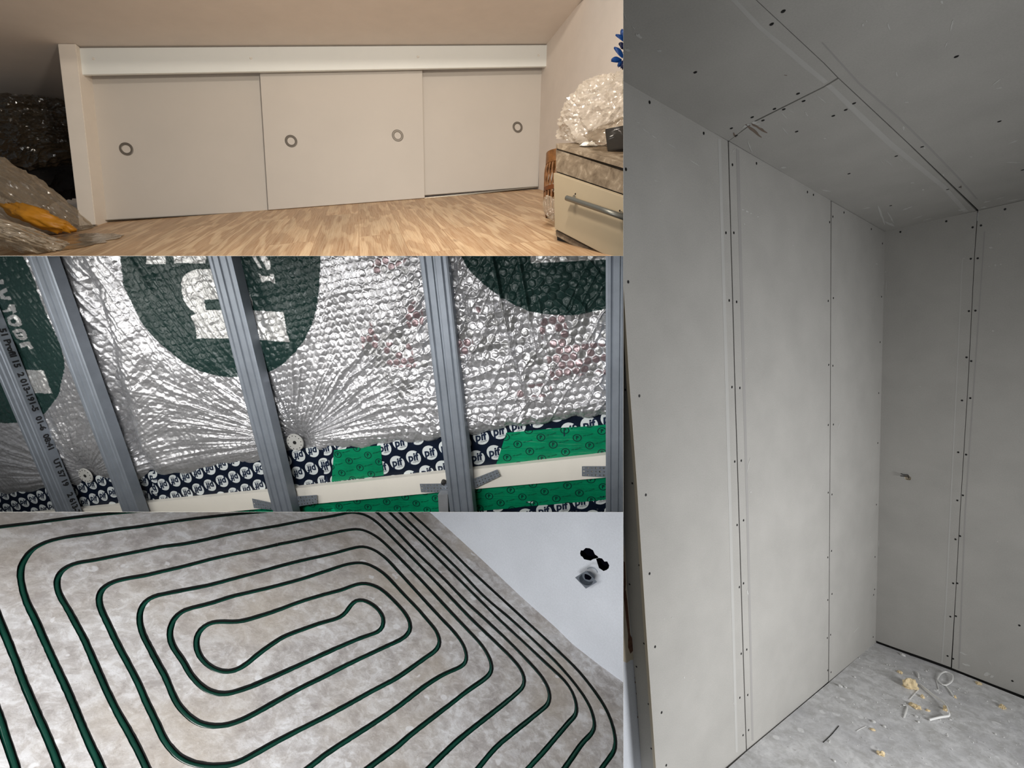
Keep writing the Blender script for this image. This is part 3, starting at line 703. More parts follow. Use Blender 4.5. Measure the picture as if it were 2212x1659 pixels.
# dresser ----------------------------------------------------------------
O = F1.at(1201, 522); 
a_dir = -(ray(230, 40).normalized()); DP = Plane(O, a_dir, V1); b_dir = H1
def dface(pts, off=0.0): return [DP.at(x, y, off) for x, y in pts]
nD = DP.n
dr = thing('dresser', 'low chest with concrete look body and white drawer in the right corner', 'dresser', O)
def dbox(name, pts, off, back, mat, parent=dr, bev=.0015):
    bm = bmesh.new(); P = dface(pts, off)
    a = [bm.verts.new(p) for p in P]; b = [bm.verts.new(p+b_dir*back) for p in P]
    k = len(a); bm.faces.new(a); bm.faces.new(b[::-1])
    for i in range(k): bm.faces.new([a[i], b[i], b[(i+1) % k], a[(i+1) % k]])
    if bev: bmesh.ops.bevel(bm, geom=bm.edges[:], offset=bev, segments=1, affect='EDGES')
    return build(name, bm, mat, parent, 1)
X = 1420
L = lambda x0, y0, s: (X, y0+(X-x0)*s)
dbox('top', [(1200.5, 310), L(1200, 310, .285), L(1200, 320, .30), (1200.5, 320.5)], .004, .42, M['conc_lam'])
dbox('body', [(1203, 320), L(1203, 321, .30), L(1203, 512, .53), (1203, 500)], -.025, .36, M['black_plastic'], bev=0)
dbox('drawer', [(1200.5, 322), L(1200, 325, .32), L(1200, 369, .345), (1200.5, 370)], -.004, .36, M['conc_lam'])
w2 = dbox('drawer', [(1195.5, 373.5), L(1195, 373, .345), L(1197, 494, .52), (1198, 494)], .02, .018, M['drawer_white'])
dbox('plinth', [(1199.5, 497), L(1199, 497, .53), L(1200, 511, .55), (1201, 510)], .0, .34, M['conc_lam'])
bm = bmesh.new(); fo = [DP.at(x, y, -.02) for x, y in [(1203, 511), (1222, 521), (1222, 533), (1204, 523)]]
a = [bm.verts.new(p) for p in fo]; b = [bm.verts.new(p+b_dir*.05) for p in fo]; bm.faces.new(a); bm.faces.new(b[::-1])
for i in range(4): bm.faces.new([a[i], b[i], b[(i+1) % 4], a[(i+1) % 4]])
build('foot', bm, M['black_rubber'], dr, 1)
bm = bmesh.new(); hp = [DP.at(x, y, .055) for x, y in [(1224, 427.5), (1225, 428), (1300, 453), (1420, 494)]]
add_tube(bm, hp, .0095, 12); 
for x, y in [(1240, 424), (1342, 459)]:
    add_tube(bm, [DP.at(x, y, .02), DP.at(x+2, y+8, .055)], .005, 8)
build('bar_handle', bm, M['handle_steel'], w2, 1)
bm = bmesh.new()
for x, y in [(1243, 419), (1339, 455)]:
    bm = bmesh.new(); add_disc(bm, DP.at(x, y, .02), nD, .003, .001, 8); build('screw_hole', bm, M['dark'], w2, 1)
# things on the dresser
TP = Plane(DP.at(1200.5, 310, .004), a_dir, b_dir)
def tp(x, y): return TP.at(x, y)
dT = lambda x, y: (tp(x, y)-CAM).y
q = tp(1290, 318); dq = (q-CAM).y
bag('plastic_bag', 1338, 266, dq+.10, (.235, 0, .01), (0, .14, 0), (.02, 0, .185), M['film_pale'], 'puffed clear plastic bag standing on top of the dresser', amp=.13, seed=21, flat=TP)
pk = thing('wrapped_box', 'black box in clear cellophane on the dresser top', 'box', tp(1335, 335))
b0 = tp(1312, 327); bm = bmesh.new(); add_box(bm, b0, -a_dir*.0 + V((.16, -.06, 0)), V((.05, .12, 0)), V((-.01, 0, .085)), 0, .006); build('box', bm, M['cloth_black'], pk, 1)
bm = bmesh.new(); blob(bm, b0+V((.09, .02, .05)), V((.14, -.04, 0)), V((.04, .1, 0)), V((0, 0, .065)), .2, 2, 31, TP, 4); build('cellophane', bm, M['film_clear'], pk, 1, smooth=True)
bm = bmesh.new(); blob(bm, tp(1272, 316), V((.034, 0, 0)), V((0, .02, 0)), V((0, 0, .013)), .25, 1.3, 41, TP, 3)
build('paper_scrap', bm, M['white_plastic'], None, 1, 'small white folded scrap near the left end of the dresser top', 'scrap', smooth=True)
bm = bmesh.new(); add_tube(bm, [tp(1259, 311)+TP.n*.004, tp(1310, 314)+TP.n*.004], .004, 8)
build('stick', bm, M['brown_wood'], None, 1, 'thin brown stick lying behind the white scrap on the dresser', 'stick')
# rattan basket lamp behind the dresser
bc = F1.at(1212, 470); bh = V1
rb = thing('rattan_basket', 'brown rattan basket with open lattice sides behind the dresser', 'basket', bc)
up = V1.normalized(); ux = H1.cross(up).cross(up).normalized(); ux = (H1-up*H1.dot(up)).normalized(); uy = up.cross(ux)
Hb = (SW.at(1178, 330)-SW.at(1178, 462)).length*.9
sc_m = (bc-CAM).y/F
Rb = lambda t: (38+ (-10)*max(0, (t-.72)/.28)**1.4 - 6*max(0, (.25-t)/.25))*sc_m
hb = 128*sc_m
bm = bmesh.new(); NS = 26
for k in range(NS):
    for sgn in (1, -1):
        pts = []
        for i in range(17):
            t = i/16; a = 2*math.pi*k/NS + sgn*.5*math.sin(t*math.pi*1.5)*.32
            pts.append(bc + (ux*math.cos(a)+uy*math.sin(a))*Rb(t*.86) + up*hb*t*.86)
        add_tube(bm, pts, .0032, 5)
build('lattice', bm, M['rattan'], rb, 1)
for t, rr, hh in ((.83, .0, .055), (.40, .0, .02), (.02, 0, .012)):
    bm = bmesh.new(); seg = 40; rg = []
    for k in range(seg):
        a = 2*math.pi*k/seg; dd = ux*math.cos(a)+uy*math.sin(a)
        rg.append([bm.verts.new(bc+dd*(Rb(t)+q1)+up*(hb*t+q2)) for q1, q2 in ((-.004, 0), (.004, 0), (.003, hh), (-.005, hh))])
    for k in range(seg):
        for j in range(4): bm.faces.new([rg[k][j], rg[k][(j+1) % 4], rg[(k+1) % seg][(j+1) % 4], rg[(k+1) % seg][j]])
    build('hoop', bm, M['rattan'] if t > .5 else M['rattan_dark'], rb, 1)
bag('plastic_bag', 1190, 450, (bc-CAM).y-.25, (.03, 0, -.04), (0, .02, 0), (.015, 0, .035), M['film'], 'wisp of clear film between the basket and the dresser', amp=.15, seed=51)
# blue orchid
ox, oy, od = 1347, 120, dq+.10
orc = thing('artificial_orchid', 'spray of deep blue artificial orchids above the dresser', 'flower', tp(1345, 318))
mpx = od/F
def petal(bx, by, tx, ty, wdt, bend=.01, mat='orchid', dz=0.0, name='petal'):
    b = at_depth(bx, by, od+dz); t = at_depth(tx, ty, od+dz-.01); ax = t-b; ln = ax.length; ax.normalize()
    sd = ax.cross(V((0, 1, 0))).normalized(); nn = sd.cross(ax); bm = bmesh.new(); g0 = []
    for i in range(9):
        u = i/8; ww = wdt*mpx*math.sin(math.pi*min(1, .08+u*.9))**.6
        row = []
        for j in range(7):
            vv = j/3-1
            row.append(bm.verts.new(b+ax*ln*u+sd*ww*vv-nn*(bend*math.sin(u*2.4)-.006*vv*vv)))
        g0.append(row)
    for i in range(8):
        for j in range(6): bm.faces.new([g0[i][j], g0[i][j+1], g0[i+1][j+1], g0[i+1][j]])
    bmesh.ops.solidify(bm, geom=bm.faces[:], thickness=.0012)
    build(name, bm, M[mat], orc, 1, smooth=True)
for p in [(1350, 84, 1342, 64, 7), (1352, 88, 1329, 76, 5), (1352, 80, 1356, 60, 7), (1350, 104, 1336, 94, 6, .01, 'orchid_core'), (1347, 122, 1326, 103, 6), (1343, 128, 1319, 132, 7),
          (1350, 128, 1342, 150, 6, .01, 'orchid_core'), (1345, 132, 1334, 146, 5), (1350, 130, 1356, 108, 7), (1350, 98, 1340, 106, 5, .01, 'orchid_core'), (1350, 118, 1345, 112, 4, .01, 'orchid_core')]: petal(*p)
bm = bmesh.new(); add_tube(bm, catmull([at_depth(1352, 60, od+.01), at_depth(1349, 100, od+.01), at_depth(1346, 140, od+.01), at_depth(1345, 165, od+.01), tp(1352, 318)+V1*0], .02), .0022, 8); build('stem', bm, M['stem'], orc, 1)

# ================================================================== ROOM 2: foil wall with metal studs
S2 = ray(1310, 3900).normalized(); H2 = -(ray(-3000, 1440).normalized())
SP = Plane(at_depth(936, 553, .95), H2, -S2); n2 = SP.n
# studs
def stud(xt, label, wdt=.060, dep=.027, text=False, y0s=500, top=None):
    c = SP.at(xt, y0s); hd = (H2 - S2*H2.dot(S2)).normalized()
    prof = [(-.5, -dep), (-.5, 0), (-.44, .0015), (-.34, .0015), (-.30, -.0012), (-.26, .0015), (-.06, .0015), (-.03, -.0015), (.03, -.0015), (.06, .0015), (.26, .0015), (.30, -.0012), (.34, .0015), (.44, .0015), (.5, 0), (.5, -dep), (.46, -dep), (.46, -.0035), (-.46, -.0035), (-.46, -dep)]
    ln = 1.25; bm = bmesh.new()
    a = [bm.verts.new(c+hd*(p[0]*wdt)+n2*p[1]) for p in prof]; b = [bm.verts.new(v.co+S2*ln) for v in a]
    bm.faces.new(a); bm.faces.new(b[::-1]); k = len(a)
    for i in range(k): bm.faces.new([a[i], b[i], b[(i+1) % k], a[(i+1) % k]])
    mats = [M['galv']]
    if text:
        mats.append(M['ink'])
        for j, s in enumerate(['51 Profil 15', '2 013-191-5', '01-6  08:41', 'UT 57 19', '2 613-7-101', '51 Profil 15']):
            add_text(bm, s, c+hd*(wdt*.5+.0006)-n2*dep*.5+S2*(.30+.125*j), S2, -n2, .020, 1, .05, 0, 1.15)
    return build('metal_stud', bm, mats, None, 2, label, 'stud', 'galvanised metal studs in front of the foil')
stud(-118, 'leftmost galvanised stud with black printed text on its flank', text=True)
stud(60, 'second galvanised stud from the left in front of the foil')
stud(460, 'third galvanised stud crossing the middle green circle')
stud(930, 'wide galvanised stud right of the foil centre')
stud(1344, 'galvanised stud at the right edge of the foil wall', wdt=.060)
bm = bmesh.new(); P4 = [SP.at(x, y, -.004) for x, y in [(946, 1068.5), (967, 1068.5), (969, 1125), (949, 1125)]]; add_slab(bm, P4, n2, .02)
build('stud_offcut', bm, M['galv_dull'], None, 2, 'short grey stud end just left of the wide stud at the bottom', 'stud')
# batten
bt = [(-60, 1123), (150, 1102), (340, 1084), (575, 1062), (963, 1021), (1326, 981), (1370, 976.5), (1370, 1026), (1326, 1030), (1019, 1057), (740, 1083), (494, 1105.5), (150, 1136), (-60, 1155)]
build('batten', slab(bt, SP, .016, -.034), M['batten'], None, 2, 'cream painted batten running across below the foil', 'batten')
# tape
TPn = SP.shift(-.052)
def inpoly(px, py, poly):
    c = False; n = len(poly)
    for i in range(n):
        x1, y1 = poly[i]; x2, y2 = poly[i-1]
        if (y1 > py) != (y2 > py) and px < (x2-x1)*(py-y1)/(y2-y1)+x1: c = not c
    return c
def tape(name, quad, mats, label, pattern, off=0.0, wave=.0):
    """quad: TL, TR, BR, BL pixels"""
    bm = bmesh.new(); P = [TPn.at(x, y, off) for x, y in quad]
    nx = 40; ny = 4; G = []
    for i in range(nx+1):
        row = []
        for j in range(ny+1):
            u = i/nx; v = j/ny; p = (P[0]*(1-u)+P[1]*u)*(1-v)+(P[3]*(1-u)+P[2]*u)*v
            row.append(bm.verts.new(p+TPn.n*wave*noise.noise(p*14)))
        G.append(row)
    for i in range(nx):
        for j in range(ny): bm.faces.new([G[i][j], G[i][j+1], G[i+1][j+1], G[i+1][j]])
    bmesh.ops.solidify(bm, geom=bm.faces[:], thickness=.0004)
    b2 = bmesh.new(); pattern(b2, off)
    ctr = (P[0]+P[1]+P[2]+P[3])/4
    for i in range(4):
        e = P[(i+1) % 4]-P[i]; nn = e.cross(TPn.n).normalized()
        if nn.dot(ctr-P[i]) < 0: nn = -nn
        bmesh.ops.bisect_plane(b2, geom=b2.verts[:]+b2.edges[:]+b2.faces[:], plane_co=P[i], plane_no=nn, clear_inner=True)
    for v in b2.verts: v.co += TPn.n*wave*noise.noise(v.co*14)
    me = bpy.data.meshes.new('x'); b2.to_mesh(me); b2.free(); bm.from_mesh(me); bpy.data.meshes.remove(me)
    # keep print normals untouched
    return build(name, bm, mats, None, 2, label, 'tape')
tu = H2; tv = (-S2).normalized()
tv = (tv-tu*tu.dot(tv)).normalized()
def blue_pattern(x0, x1, yb, flip, k_, tilt=.0):
    def f(bm, off):
        base = TPn.at(x0, yb(x0), off); D = .0300*k_; e1 = tu*.0335*k_ + tv*.0060*k_; e2 = tu*.017*k_ - tv*.0315*k_
        n = int((x1-x0)/20)+12
        for j in range(-6, 5):
            for i in range(-8, n+6):
                c = base+e1*i+e2*j+TPn.n*.0006
                r = c-CAM; px = CX+F*r.x/r.y; py = CY-F*r.z/r.y
                if px < x0-20 or px > x1+20 or abs(py-yb(px)) > 55: continue
                u = tu*math.cos(tilt)+tv*math.sin(tilt); v = tv*math.cos(tilt)-tu*math.sin(tilt)
                if flip: u, v = -u, -v
                seg = 22; vs = [bm.verts.new(c+u*math.cos(2*math.pi*k/seg)*D*.47+v*math.sin(2*math.pi*k/seg)*D*.47) for k in range(seg)]
                bm.faces.new(vs).material_index = 1
                cc = c+TPn.n*.0005
                add_text(bm, 'pif', cc+v*.001-u*.0005, u, v, .0210*k_, 2, .035, .22, .98)
                add_text(bm, 'sopadis', cc-v*.0080*k_+u*.0025*k_, u, v, .0042*k_, 2, .0, .2)
    return f
yt = lambda x: np.interp(x, [-60, 0, 91, 140, 252, 340, 485, 609, 727, 790, 954, 1158, 1326, 1380], [1078, 1071, 1061, 1048, 1040, 1032, 1007, 991, 974, 967, 948, 916, 893, 886])
yb_ = lambda x: np.interp(x, [-60, 61, 340, 575, 712, 963, 1326, 1380], [1115, 1103, 1076, 1054, 1040, 1013, 974, 969])
ym = lambda x: (yt(x)+yb_(x))/2
BL = [M['navy'], M['logo_white'], M['navy']]
def q4(x0, x1, a=-14, b=7): return [(x0, yt(x0)+a), (x1, yt(x1)+a), (x1, yb_(x1)+b), (x0, yb_(x0)+b)]
tape('sealing_tape', q4(-60, 128), BL, 'dark blue tape printed with white discs at the far lower left', blue_pattern(-60, 128, ym, False, 1.3, tilt=-.25), 0, .004)
tape('sealing_tape', q4(118, 340, -18), BL, 'crinkled dark blue tape with white discs between the two left studs', blue_pattern(118, 340, ym, False, 1.3, tilt=-.1), .0006, .004)
tape('sealing_tape', q4(330, 712, -16), BL, 'dark blue tape with upside down white disc print left of the small green patch', blue_pattern(330, 712, ym, True, 1.35, tilt=.05), .0012, .003)
tape('sealing_tape', q4(700, 1340, -16), BL, 'dark blue tape with upright white disc print right of the small green patch', blue_pattern(700, 1340, ym, False, 1.4, tilt=.1), .0018, .002)
def green_pattern(x0, x1, yb):
    def f(bm, off):
        base = TPn.at(x0, yb(x0), off); e1 = tu*.058 + tv*.0100; e2 = tu*.025 - tv*.022
        for j in range(-7, 8):
            for i in range(-10, int((x1-x0)/36)+12):
                c = base+e1*i+e2*j+TPn.n*.0006; r = c-CAM; px = CX+F*r.x/r.y; py = CY-F*r.z/r.y
                if px < x0-30 or px > x1+30 or abs(py-yb(px)) > 60: continue
                seg = 16
                for ra, rb_ in ((.0105, .0082), (.0058, .0)):
                    o_ = [bm.verts.new(c+tu*math.cos(2*math.pi*k/seg)*ra+tv*math.sin(2*math.pi*k/seg)*ra*.92) for k in range(seg)]
                    if rb_:
                        i_ = [bm.verts.new(c+tu*math.cos(2*math.pi*k/seg)*rb_+tv*math.sin(2*math.pi*k/seg)*rb_*.92) for k in range(seg)]
                        for k in range(seg): bm.faces.new([o_[k], o_[(k+1) % seg], i_[(k+1) % seg], i_[k]]).material_index = 1
                    else:
                        for v in o_: bm.verts.remove(v)
                add_text(bm, 'P', c, tu, tv, .012, 1, .05, .1)
                add_text(bm, 'PIF sopadis', c+tu*.026+tv*.0045, (tu+tv*.18).normalized(), tv, .0052, 1, .01, .15)
    return f
GT = [M['green_tape'], M['tape_ink']]
tape('sealing_tape', [(722, 972), (822, 962), (829, 1027), (716, 1041)], GT, 'small patch of green tape over the blue tape', green_pattern(715, 830, ym), .0035, .003)
tape('sealing_tape', [(1094, 934), (1372, 912), (1372, 971), (1071, 1006)], GT, 'long green tape strip above the cream batten at the right', green_pattern(1070, 1350, lambda x: 1003-(x-1071)*.11-30), .0035, .003)
yl = lambda x: np.interp(x, [494, 740, 1019, 1326, 1380], [1105, 1083, 1057, 1030, 1025])
tape('sealing_tape', [(480, 1098), (1020, 1048), (1020, 1106), (560, 1150)], GT, 'green tape strip below the batten left of the wide stud', green_pattern(480, 1020, lambda x: yl(x)+22), .0, .004)
tape('sealing_tape', [(1012, 1050), (1372, 1018), (1372, 1074), (1018, 1105)], GT, 'green tape strip below the batten right of the wide stud', green_pattern(1012, 1350, lambda x: yl(x)+25), .0007, .004)
tape('sealing_tape', [(1000, 1094), (1372, 1066), (1372, 1098), (1000, 1140)], BL, 'dark blue printed tape along the bottom right of the foil wall', blue_pattern(1000, 1350, lambda x: 1110-(x-1000)*.08, False, 1.4, tilt=.1), -.0008, .001)
# perforated hanger brackets
def hanger(name, quad, off, label, nx=9, ny=3):
    P = [SP.at(x, y, off) for x, y in quad]; bm = bmesh.new()
    bl = lambda u, v: (P[0]*(1-u)+P[1]*u)*(1-v)+(P[3]*(1-u)+P[2]*u)*v
    for i in range(nx):
        for j in range(ny):
            sq = []; oc = []
            for k in range(8):
                t = math.pi/8+k*math.pi/4; cx, cy = math.cos(t), math.sin(t); m_ = max(abs(cx), abs(cy))
                sq.append(bm.verts.new(bl((i+.5+.5*cx/m_)/nx, (j+.5+.5*cy/m_)/ny)))
                rr = .27 if (i+j) % 2 else .17
                oc.append(bm.verts.new(bl((i+.5+rr*cx)/nx, (j+.5+rr*cy)/ny)))
            for k in range(8): bm.faces.new([sq[k], sq[(k+1) % 8], oc[(k+1) % 8], oc[k]])
            # corners of the cell
            for k in range(8):
                pass
            for (a_, b_) in ((-.5, -.5), (.5, -.5), (.5, .5), (-.5, .5)):
                cv = bm.verts.new(bl((i+.5+a_)/nx, (j+.5+b_)/ny))
                near = sorted(range(8), key=lambda k: (sq[k].co-cv.co).length)[:2]
                if abs(near[0]-near[1]) in (1, 7): bm.faces.new([cv, sq[near[0]], sq[near[1]]])
    bmesh.ops.remove_doubles(bm, verts=bm.verts[:], dist=1e-5)
    ex = bmesh.ops.extrude_face_region(bm, geom=bm.faces[:])
    for q_ in ex['geom']:
        if isinstance(q_, bmesh.types.BMVert): q_.co += n2*.0012
    return build(name, bm, M['galv'], None, 2, label, 'bracket', 'perforated hanger brackets on the batten')
hanger('hanger_bracket', [(545, 1077), (592, 1087), (592, 1101), (549, 1097)], -.028, 'perforated metal bracket just left of the third stud')
hanger('hanger_bracket', [(628, 1073), (684, 1069), (686, 1087), (634, 1095)], -.028, 'perforated metal bracket just right of the third stud')
hanger('hanger_bracket', [(907, 1045), (970, 1044), (970, 1064), (910, 1063)], -.028, 'perforated metal bracket just left of the wide stud')
hanger('hanger_bracket', [(1018, 1036), (1074, 1014), (1080, 1028), (1024, 1055)], -.026, 'perforated metal bracket tilted upwards right of the wide stud')
hanger('hanger_bracket', [(1257, 1007), (1336, 1007), (1336, 1032), (1257, 1028)], -.026, 'perforated metal bracket beside the stud at the right edge')
for x, y, lab in [(632, 1070, 'black bolt head beside the third stud'), (959, 1040, 'black bolt head beside the wide stud'), (1322, 1001, 'black bolt head beside the right edge stud')]:
    bm = bmesh.new(); add_disc(bm, SP.at(x, y, -.03), n2, .0065, .008, 8, taper=.8); add_disc(bm, SP.at(x, y, -.022), n2, .003, .012, 8)
    build('bolt', bm, M['black_rubber'], None, 2, lab, 'bolt')
# foil blanket ------------------------------------------------------------
FP = SP.shift(-.040)
NX, NY = 980, 420
rng = np.random.RandomState(5); TAB = rng.rand(256, 256)
def vn(x, y, s=0):
    x = x+s*17.3; y = y+s*9.1; xi = np.floor(x).astype(int); yi = np.floor(y).astype(int); fx = x-xi; fy = y-yi
    fx = fx*fx*(3-2*fx); fy = fy*fy*(3-2*fy); T = lambda a, b: TAB[a % 256, b % 256]
    return ((T(xi, yi)*(1-fx)+T(xi+1, yi)*fx)*(1-fy)+(T(xi, yi+1)*(1-fx)+T(xi+1, yi+1)*fx)*fy)*2-1
xs = np.linspace(-70, 1340, NX); tt = np.linspace(0, 1, NY)
PX = np.repeat(xs[:, None], NY, 1); top = 538.0; bot = yt(xs)+1.0 + 3*np.sin(xs*.05)+2*np.sin(xs*.13)
PY = top+(bot-top)[:, None]*tt[None, :]
rx = (PX-CX)/F; rz = -(PY-CY)/F
nn = np.array(FP.n); k0 = float((FP.p-CAM).dot(FP.n)); tden = rx*nn[0]+nn[1]+rz*nn[2]; tq = k0/tden
WX, WY, WZ = rx*tq, tq, rz*tq
P0 = np.array(FP.p-CAM)
uu = np.array(H2); vv_ = np.array(-S2); vv_ = vv_-uu*uu.dot(vv_); vv_ /= np.linalg.norm(vv_)
U = (WX-P0[0])*uu[0]+(WY-P0[1])*uu[1]+(WZ-P0[2])*uu[2]
W = (WX-P0[0])*vv_[0]+(WY-P0[1])*vv_[1]+(WZ-P0[2])*vv_[2]
def uvp(px, py):
    q = FP.at(px, py)-CAM; q = np.array(q)-P0; return q.dot(uu), q.dot(vv_)
sm = lambda a, b, x: np.clip((x-a)/(b-a), 0, 1)**2*(3-2*np.clip((x-a)/(b-a), 0, 1))
# bubbles: hexagonal packing
sp_ = .0185; ry_ = sp_*math.sqrt(3)/2
ua = U+.004*vn(U*9, W*9, 3); wa = W+.004*vn(U*9, W*9, 4)
best = np.full(U.shape, 9.0); bid = np.zeros(U.shape)
jr = np.floor(wa/ry_)
for dj in (0, 1):
    j = jr+dj; shx = (j % 2)*.5
    i = np.round(ua/sp_-shx); cx_ = (i+shx)*sp_; cy_ = j*ry_
    dd = np.hypot(ua-cx_, wa-cy_); m_ = dd < best; best = np.where(m_, dd, best)
    bid = np.where(m_, TAB[(i.astype(int)*7) % 256, (j.astype(int)*13) % 256], bid)
dome = np.clip(1-(best/.0086)**3, 0, 1)**.6
right = sm(760, 1000, PX); mid = sm(430, 620, PX)*(1-right)
h = (.0010+.0019*right+.0005*mid)*dome*(.6+.8*bid)
h += .010*vn(U*3, W*3, 1)
# billow between studs
h += .004*vn(U*10, W*10, 2)
# creases: ridged noise, sharper to the right
rd = 1-np.abs(vn(U*24+2*vn(U*8, W*8, 5), W*30, 6)); h += (.0012+.0042*right*(1-sm(1000, 1010, PX)*0))*rd**4
ang = .9; ur = U*math.cos(ang)+W*math.sin(ang); wr_ = -U*math.sin(ang)+W*math.cos(ang)
rd2 = 1-np.abs(vn(ur*9, wr_*46, 7)); h += .0035*right*rd2**6
rd3 = 1-np.abs(vn(U*20, W*20, 8)+.5*vn(U*50, W*50, 9)); h += .0012*rd3**3*(.15+.85*right)
h += .0009*(1-np.abs(vn(U*150+W*30, W*14-U*3, 21)))**4*(1-right*.6)
rd4 = 1-np.abs(vn(ur*7+30, wr_*30, 22)+.25*vn(U*60, W*60, 23)); h += .0050*right*np.clip(rd4-.80, 0, 1)*5*sm(600, 680, PY)
# upper-left streaks along the slope of the studs
st = sm(120, 200, PX)*(1-sm(430, 640, PX))*(1-sm(640, 830, PY))
stl = 1-sm(60, 160, PX)
al = .28; us = U*math.cos(al)+W*math.sin(al)
h += .0040*st*(1-np.abs(vn(us*60, W*2.5, 10)))**2 + .0022*(1-sm(700, 900, PX))*(1-np.abs(vn(us*75, W*3.2, 11)))**3*(1-sm(700, 950, PY)*.6)
# vertical tight folds in the right bay
for (fx, fy0, fy1, am) in [(1103, 553, 860, .012), (1148, 560, 790, .008), (1080, 640, 740, .005), (1180, 640, 780, .005)]:
    u0, _ = uvp(fx, (fy0+fy1)/2); h += am*np.exp(-((U-u0+.004*vn(W*14, W*0, 12))/.0035)**2)*sm(fy0-20, fy0+20, PY)*(1-sm(fy1-60, fy1, PY))
# washers pull the foil in, folds radiate from them
for (cxp, cyp, am, rad) in [(186, 1027, 1.0, .34), (638, 955, 1.2, .30)]:
    u0, w0 = uvp(cxp, cyp); du = U-u0; dw = W-w0; r = np.hypot(du, dw); th = np.arctan2(dw, du)
    fall = np.exp(-(r/rad)**1.2)*np.clip((r-.018)/.03, 0, 1)
    upw = .35+.65*np.clip(np.sin(th)+.6, 0, 1)
    f1 = (1-np.abs(vn(th*13+40+.4*vn(r*20, th*2, 20), r*4, 13)))**2; f2 = (1-np.abs(vn(th*34+90, r*7, 14)))**2; f3 = (1-np.abs(vn(th*80+20, r*9, 24)))**3
    h += am*fall*upw*(.0090*f1*np.clip(r/.12, .25, 1)+.0042*f2+.0016*f3*np.clip(r/.1, .2, 1))
    h -= .022*np.exp(-(r/.06)**2)
# long dark valley left of centre
vx = np.interp(PY, [553, 650, 800, 950, 1010], [175, 205, 245, 285, 320]); h -= .026*np.exp(-((PX-vx)/22)**2)*sm(560, 640, PY)
h += .016*np.exp(-((PX-vx-45)/34)**2)
h += .012*right
# lower hem rolls back to the tape
e = np.clip((bot[:, None]-PY)/26, 0, 1); h = h*(.25+.75*e**.5) - .014*(1-e)**2
h += .003*vn(U*34, W*34, 15)*(1-e)
WX2 = WX+nn[0]*h; WY2 = WY+nn[1]*h; WZ2 = WZ+nn[2]*h
# print on the foil
col = np.zeros(U.shape+(4,)); sh = .55+.10*vn(U*5, W*5, 16)
col[..., 0] = sh; col[..., 1] = sh*1.0; col[..., 2] = sh*1.03; col[..., 3] = .70
def poly_mask(poly):
    m = np.zeros(U.shape, bool); n = len(poly)
    for i in range(n):
        x1, y1 = poly[i]; x2, y2 = poly[i-1]
        if y1 == y2: continue
        m ^= ((y1 > PY) != (y2 > PY)) & (PX < (x2-x1)*(PY-y1)/(y2-y1)+x1)
    return m
def cm(pts): return [(p.x, p.y) for p in catmull(pts, 4)]
green = (.014, .036, .032); let = (.50, .50, .49)
def paint(m, c, met):
    for k in range(3): col[..., k] = np.where(m, c[k], col[..., k])
    col[..., 3] = np.where(m, met, col[..., 3])
# tint of pink seen through the bubbles
pk_ = (dome > .35) & (bid > .35) & (((np.hypot((PX-850)/70, (PY-690)/150) < 1)) | ((PX > 990) & (PY > 640) & (PY < 850)))
pm = pk_ & (vn(U*14, W*14, 17) > .12)
rr_ = (.30, .12, .13)
for k in range(3): col[..., k] = np.where(pm, .42*rr_[k]+.32*col[..., k], col[..., k])
col[..., 3] = np.where(pm, .55, col[..., 3])
dk = (dome > .3) & (bid <= .35) & (((np.hypot((PX-860)/85, (PY-690)/170) < 1)) | ((PX > 990) & (PY > 620) & (PY < 890)))
for k in range(3): col[..., k] = np.where(dk & (vn(U*11, W*11, 19) > 0), .36, col[..., k])
c2p = cm([(262, 500), (266, 570), (285, 643), (330, 720), (400, 780), (455, 805), (512, 813), (575, 806), (630, 772), (672, 715), (692, 640), (697, 560), (693, 500)])
c1p = cm([(38, 530), (60, 558), (74, 586), (102, 659), (133, 730), (146, 774), (145, 803), (130.5, 856), (104, 891), (71, 907), (30, 911), (0, 905), (-80, 860)])+[(-80, 530)]
c3p = cm([(990, 520), (1013, 571), (1035, 596), (1062, 620), (1097, 643), (1150.6, 668), (1214, 676), (1264, 672.5), (1329, 658), (1350, 650)])+[(1350, 520)]
for p in (c1p, c2p, c3p): paint(poly_mask(p), green, .05)
# big letters (as they read on the circles)
def P6(l): return [(250+x/4.706, 553+y/4.706) for x, y in l]
big = [P6([(300, -80), (520, -80), (522, 78), (325, 84)]), P6([(590, -80), (960, -80), (960, 70), (620, 72)]), P6([(1190, -80), (1290, -80), (1310, 60), (1210, 55)]),
       [(p[0], p[1]) for p in cm(P6([(960, 130), (850, 132), (745, 175), (695, 240), (685, 320), (700, 400), (745, 500), (835, 580)]))]+P6([(785, 605), (850, 830), (1410, 830), (1800, 868), (1725, 565), (1380, 545)])+cm(P6([(1390, 540), (1420, 470), (1380, 350), (1310, 230), (1230, 150), (1100, 130), (960, 130)]))]
for p in big: paint(poly_mask(p), let, .55)
paint(poly_mask(P6([(920, 440), (1240, 430), (1262, 545), (940, 545)])), green, .25)
small = [P6([(1480, 175), (1500, 180), (1510, 200), (1600, 200), (1605, 178), (1630, 178), (1648, 272), (1620, 272), (1600, 250), (1540, 250), (1528, 265), (1505, 262)]),
         P6([(1500, 0), (1560, -10), (1600, 60), (1605, 130), (1570, 138), (1555, 90), (1520, 40)]), P6([(1420, 0), (1460, 0), (1520, 120), (1490, 125)])]
for p in small: paint(poly_mask(p), let, .55)
def P5(l): return [(x/4.522, 553+y/4.522) for x, y in l]
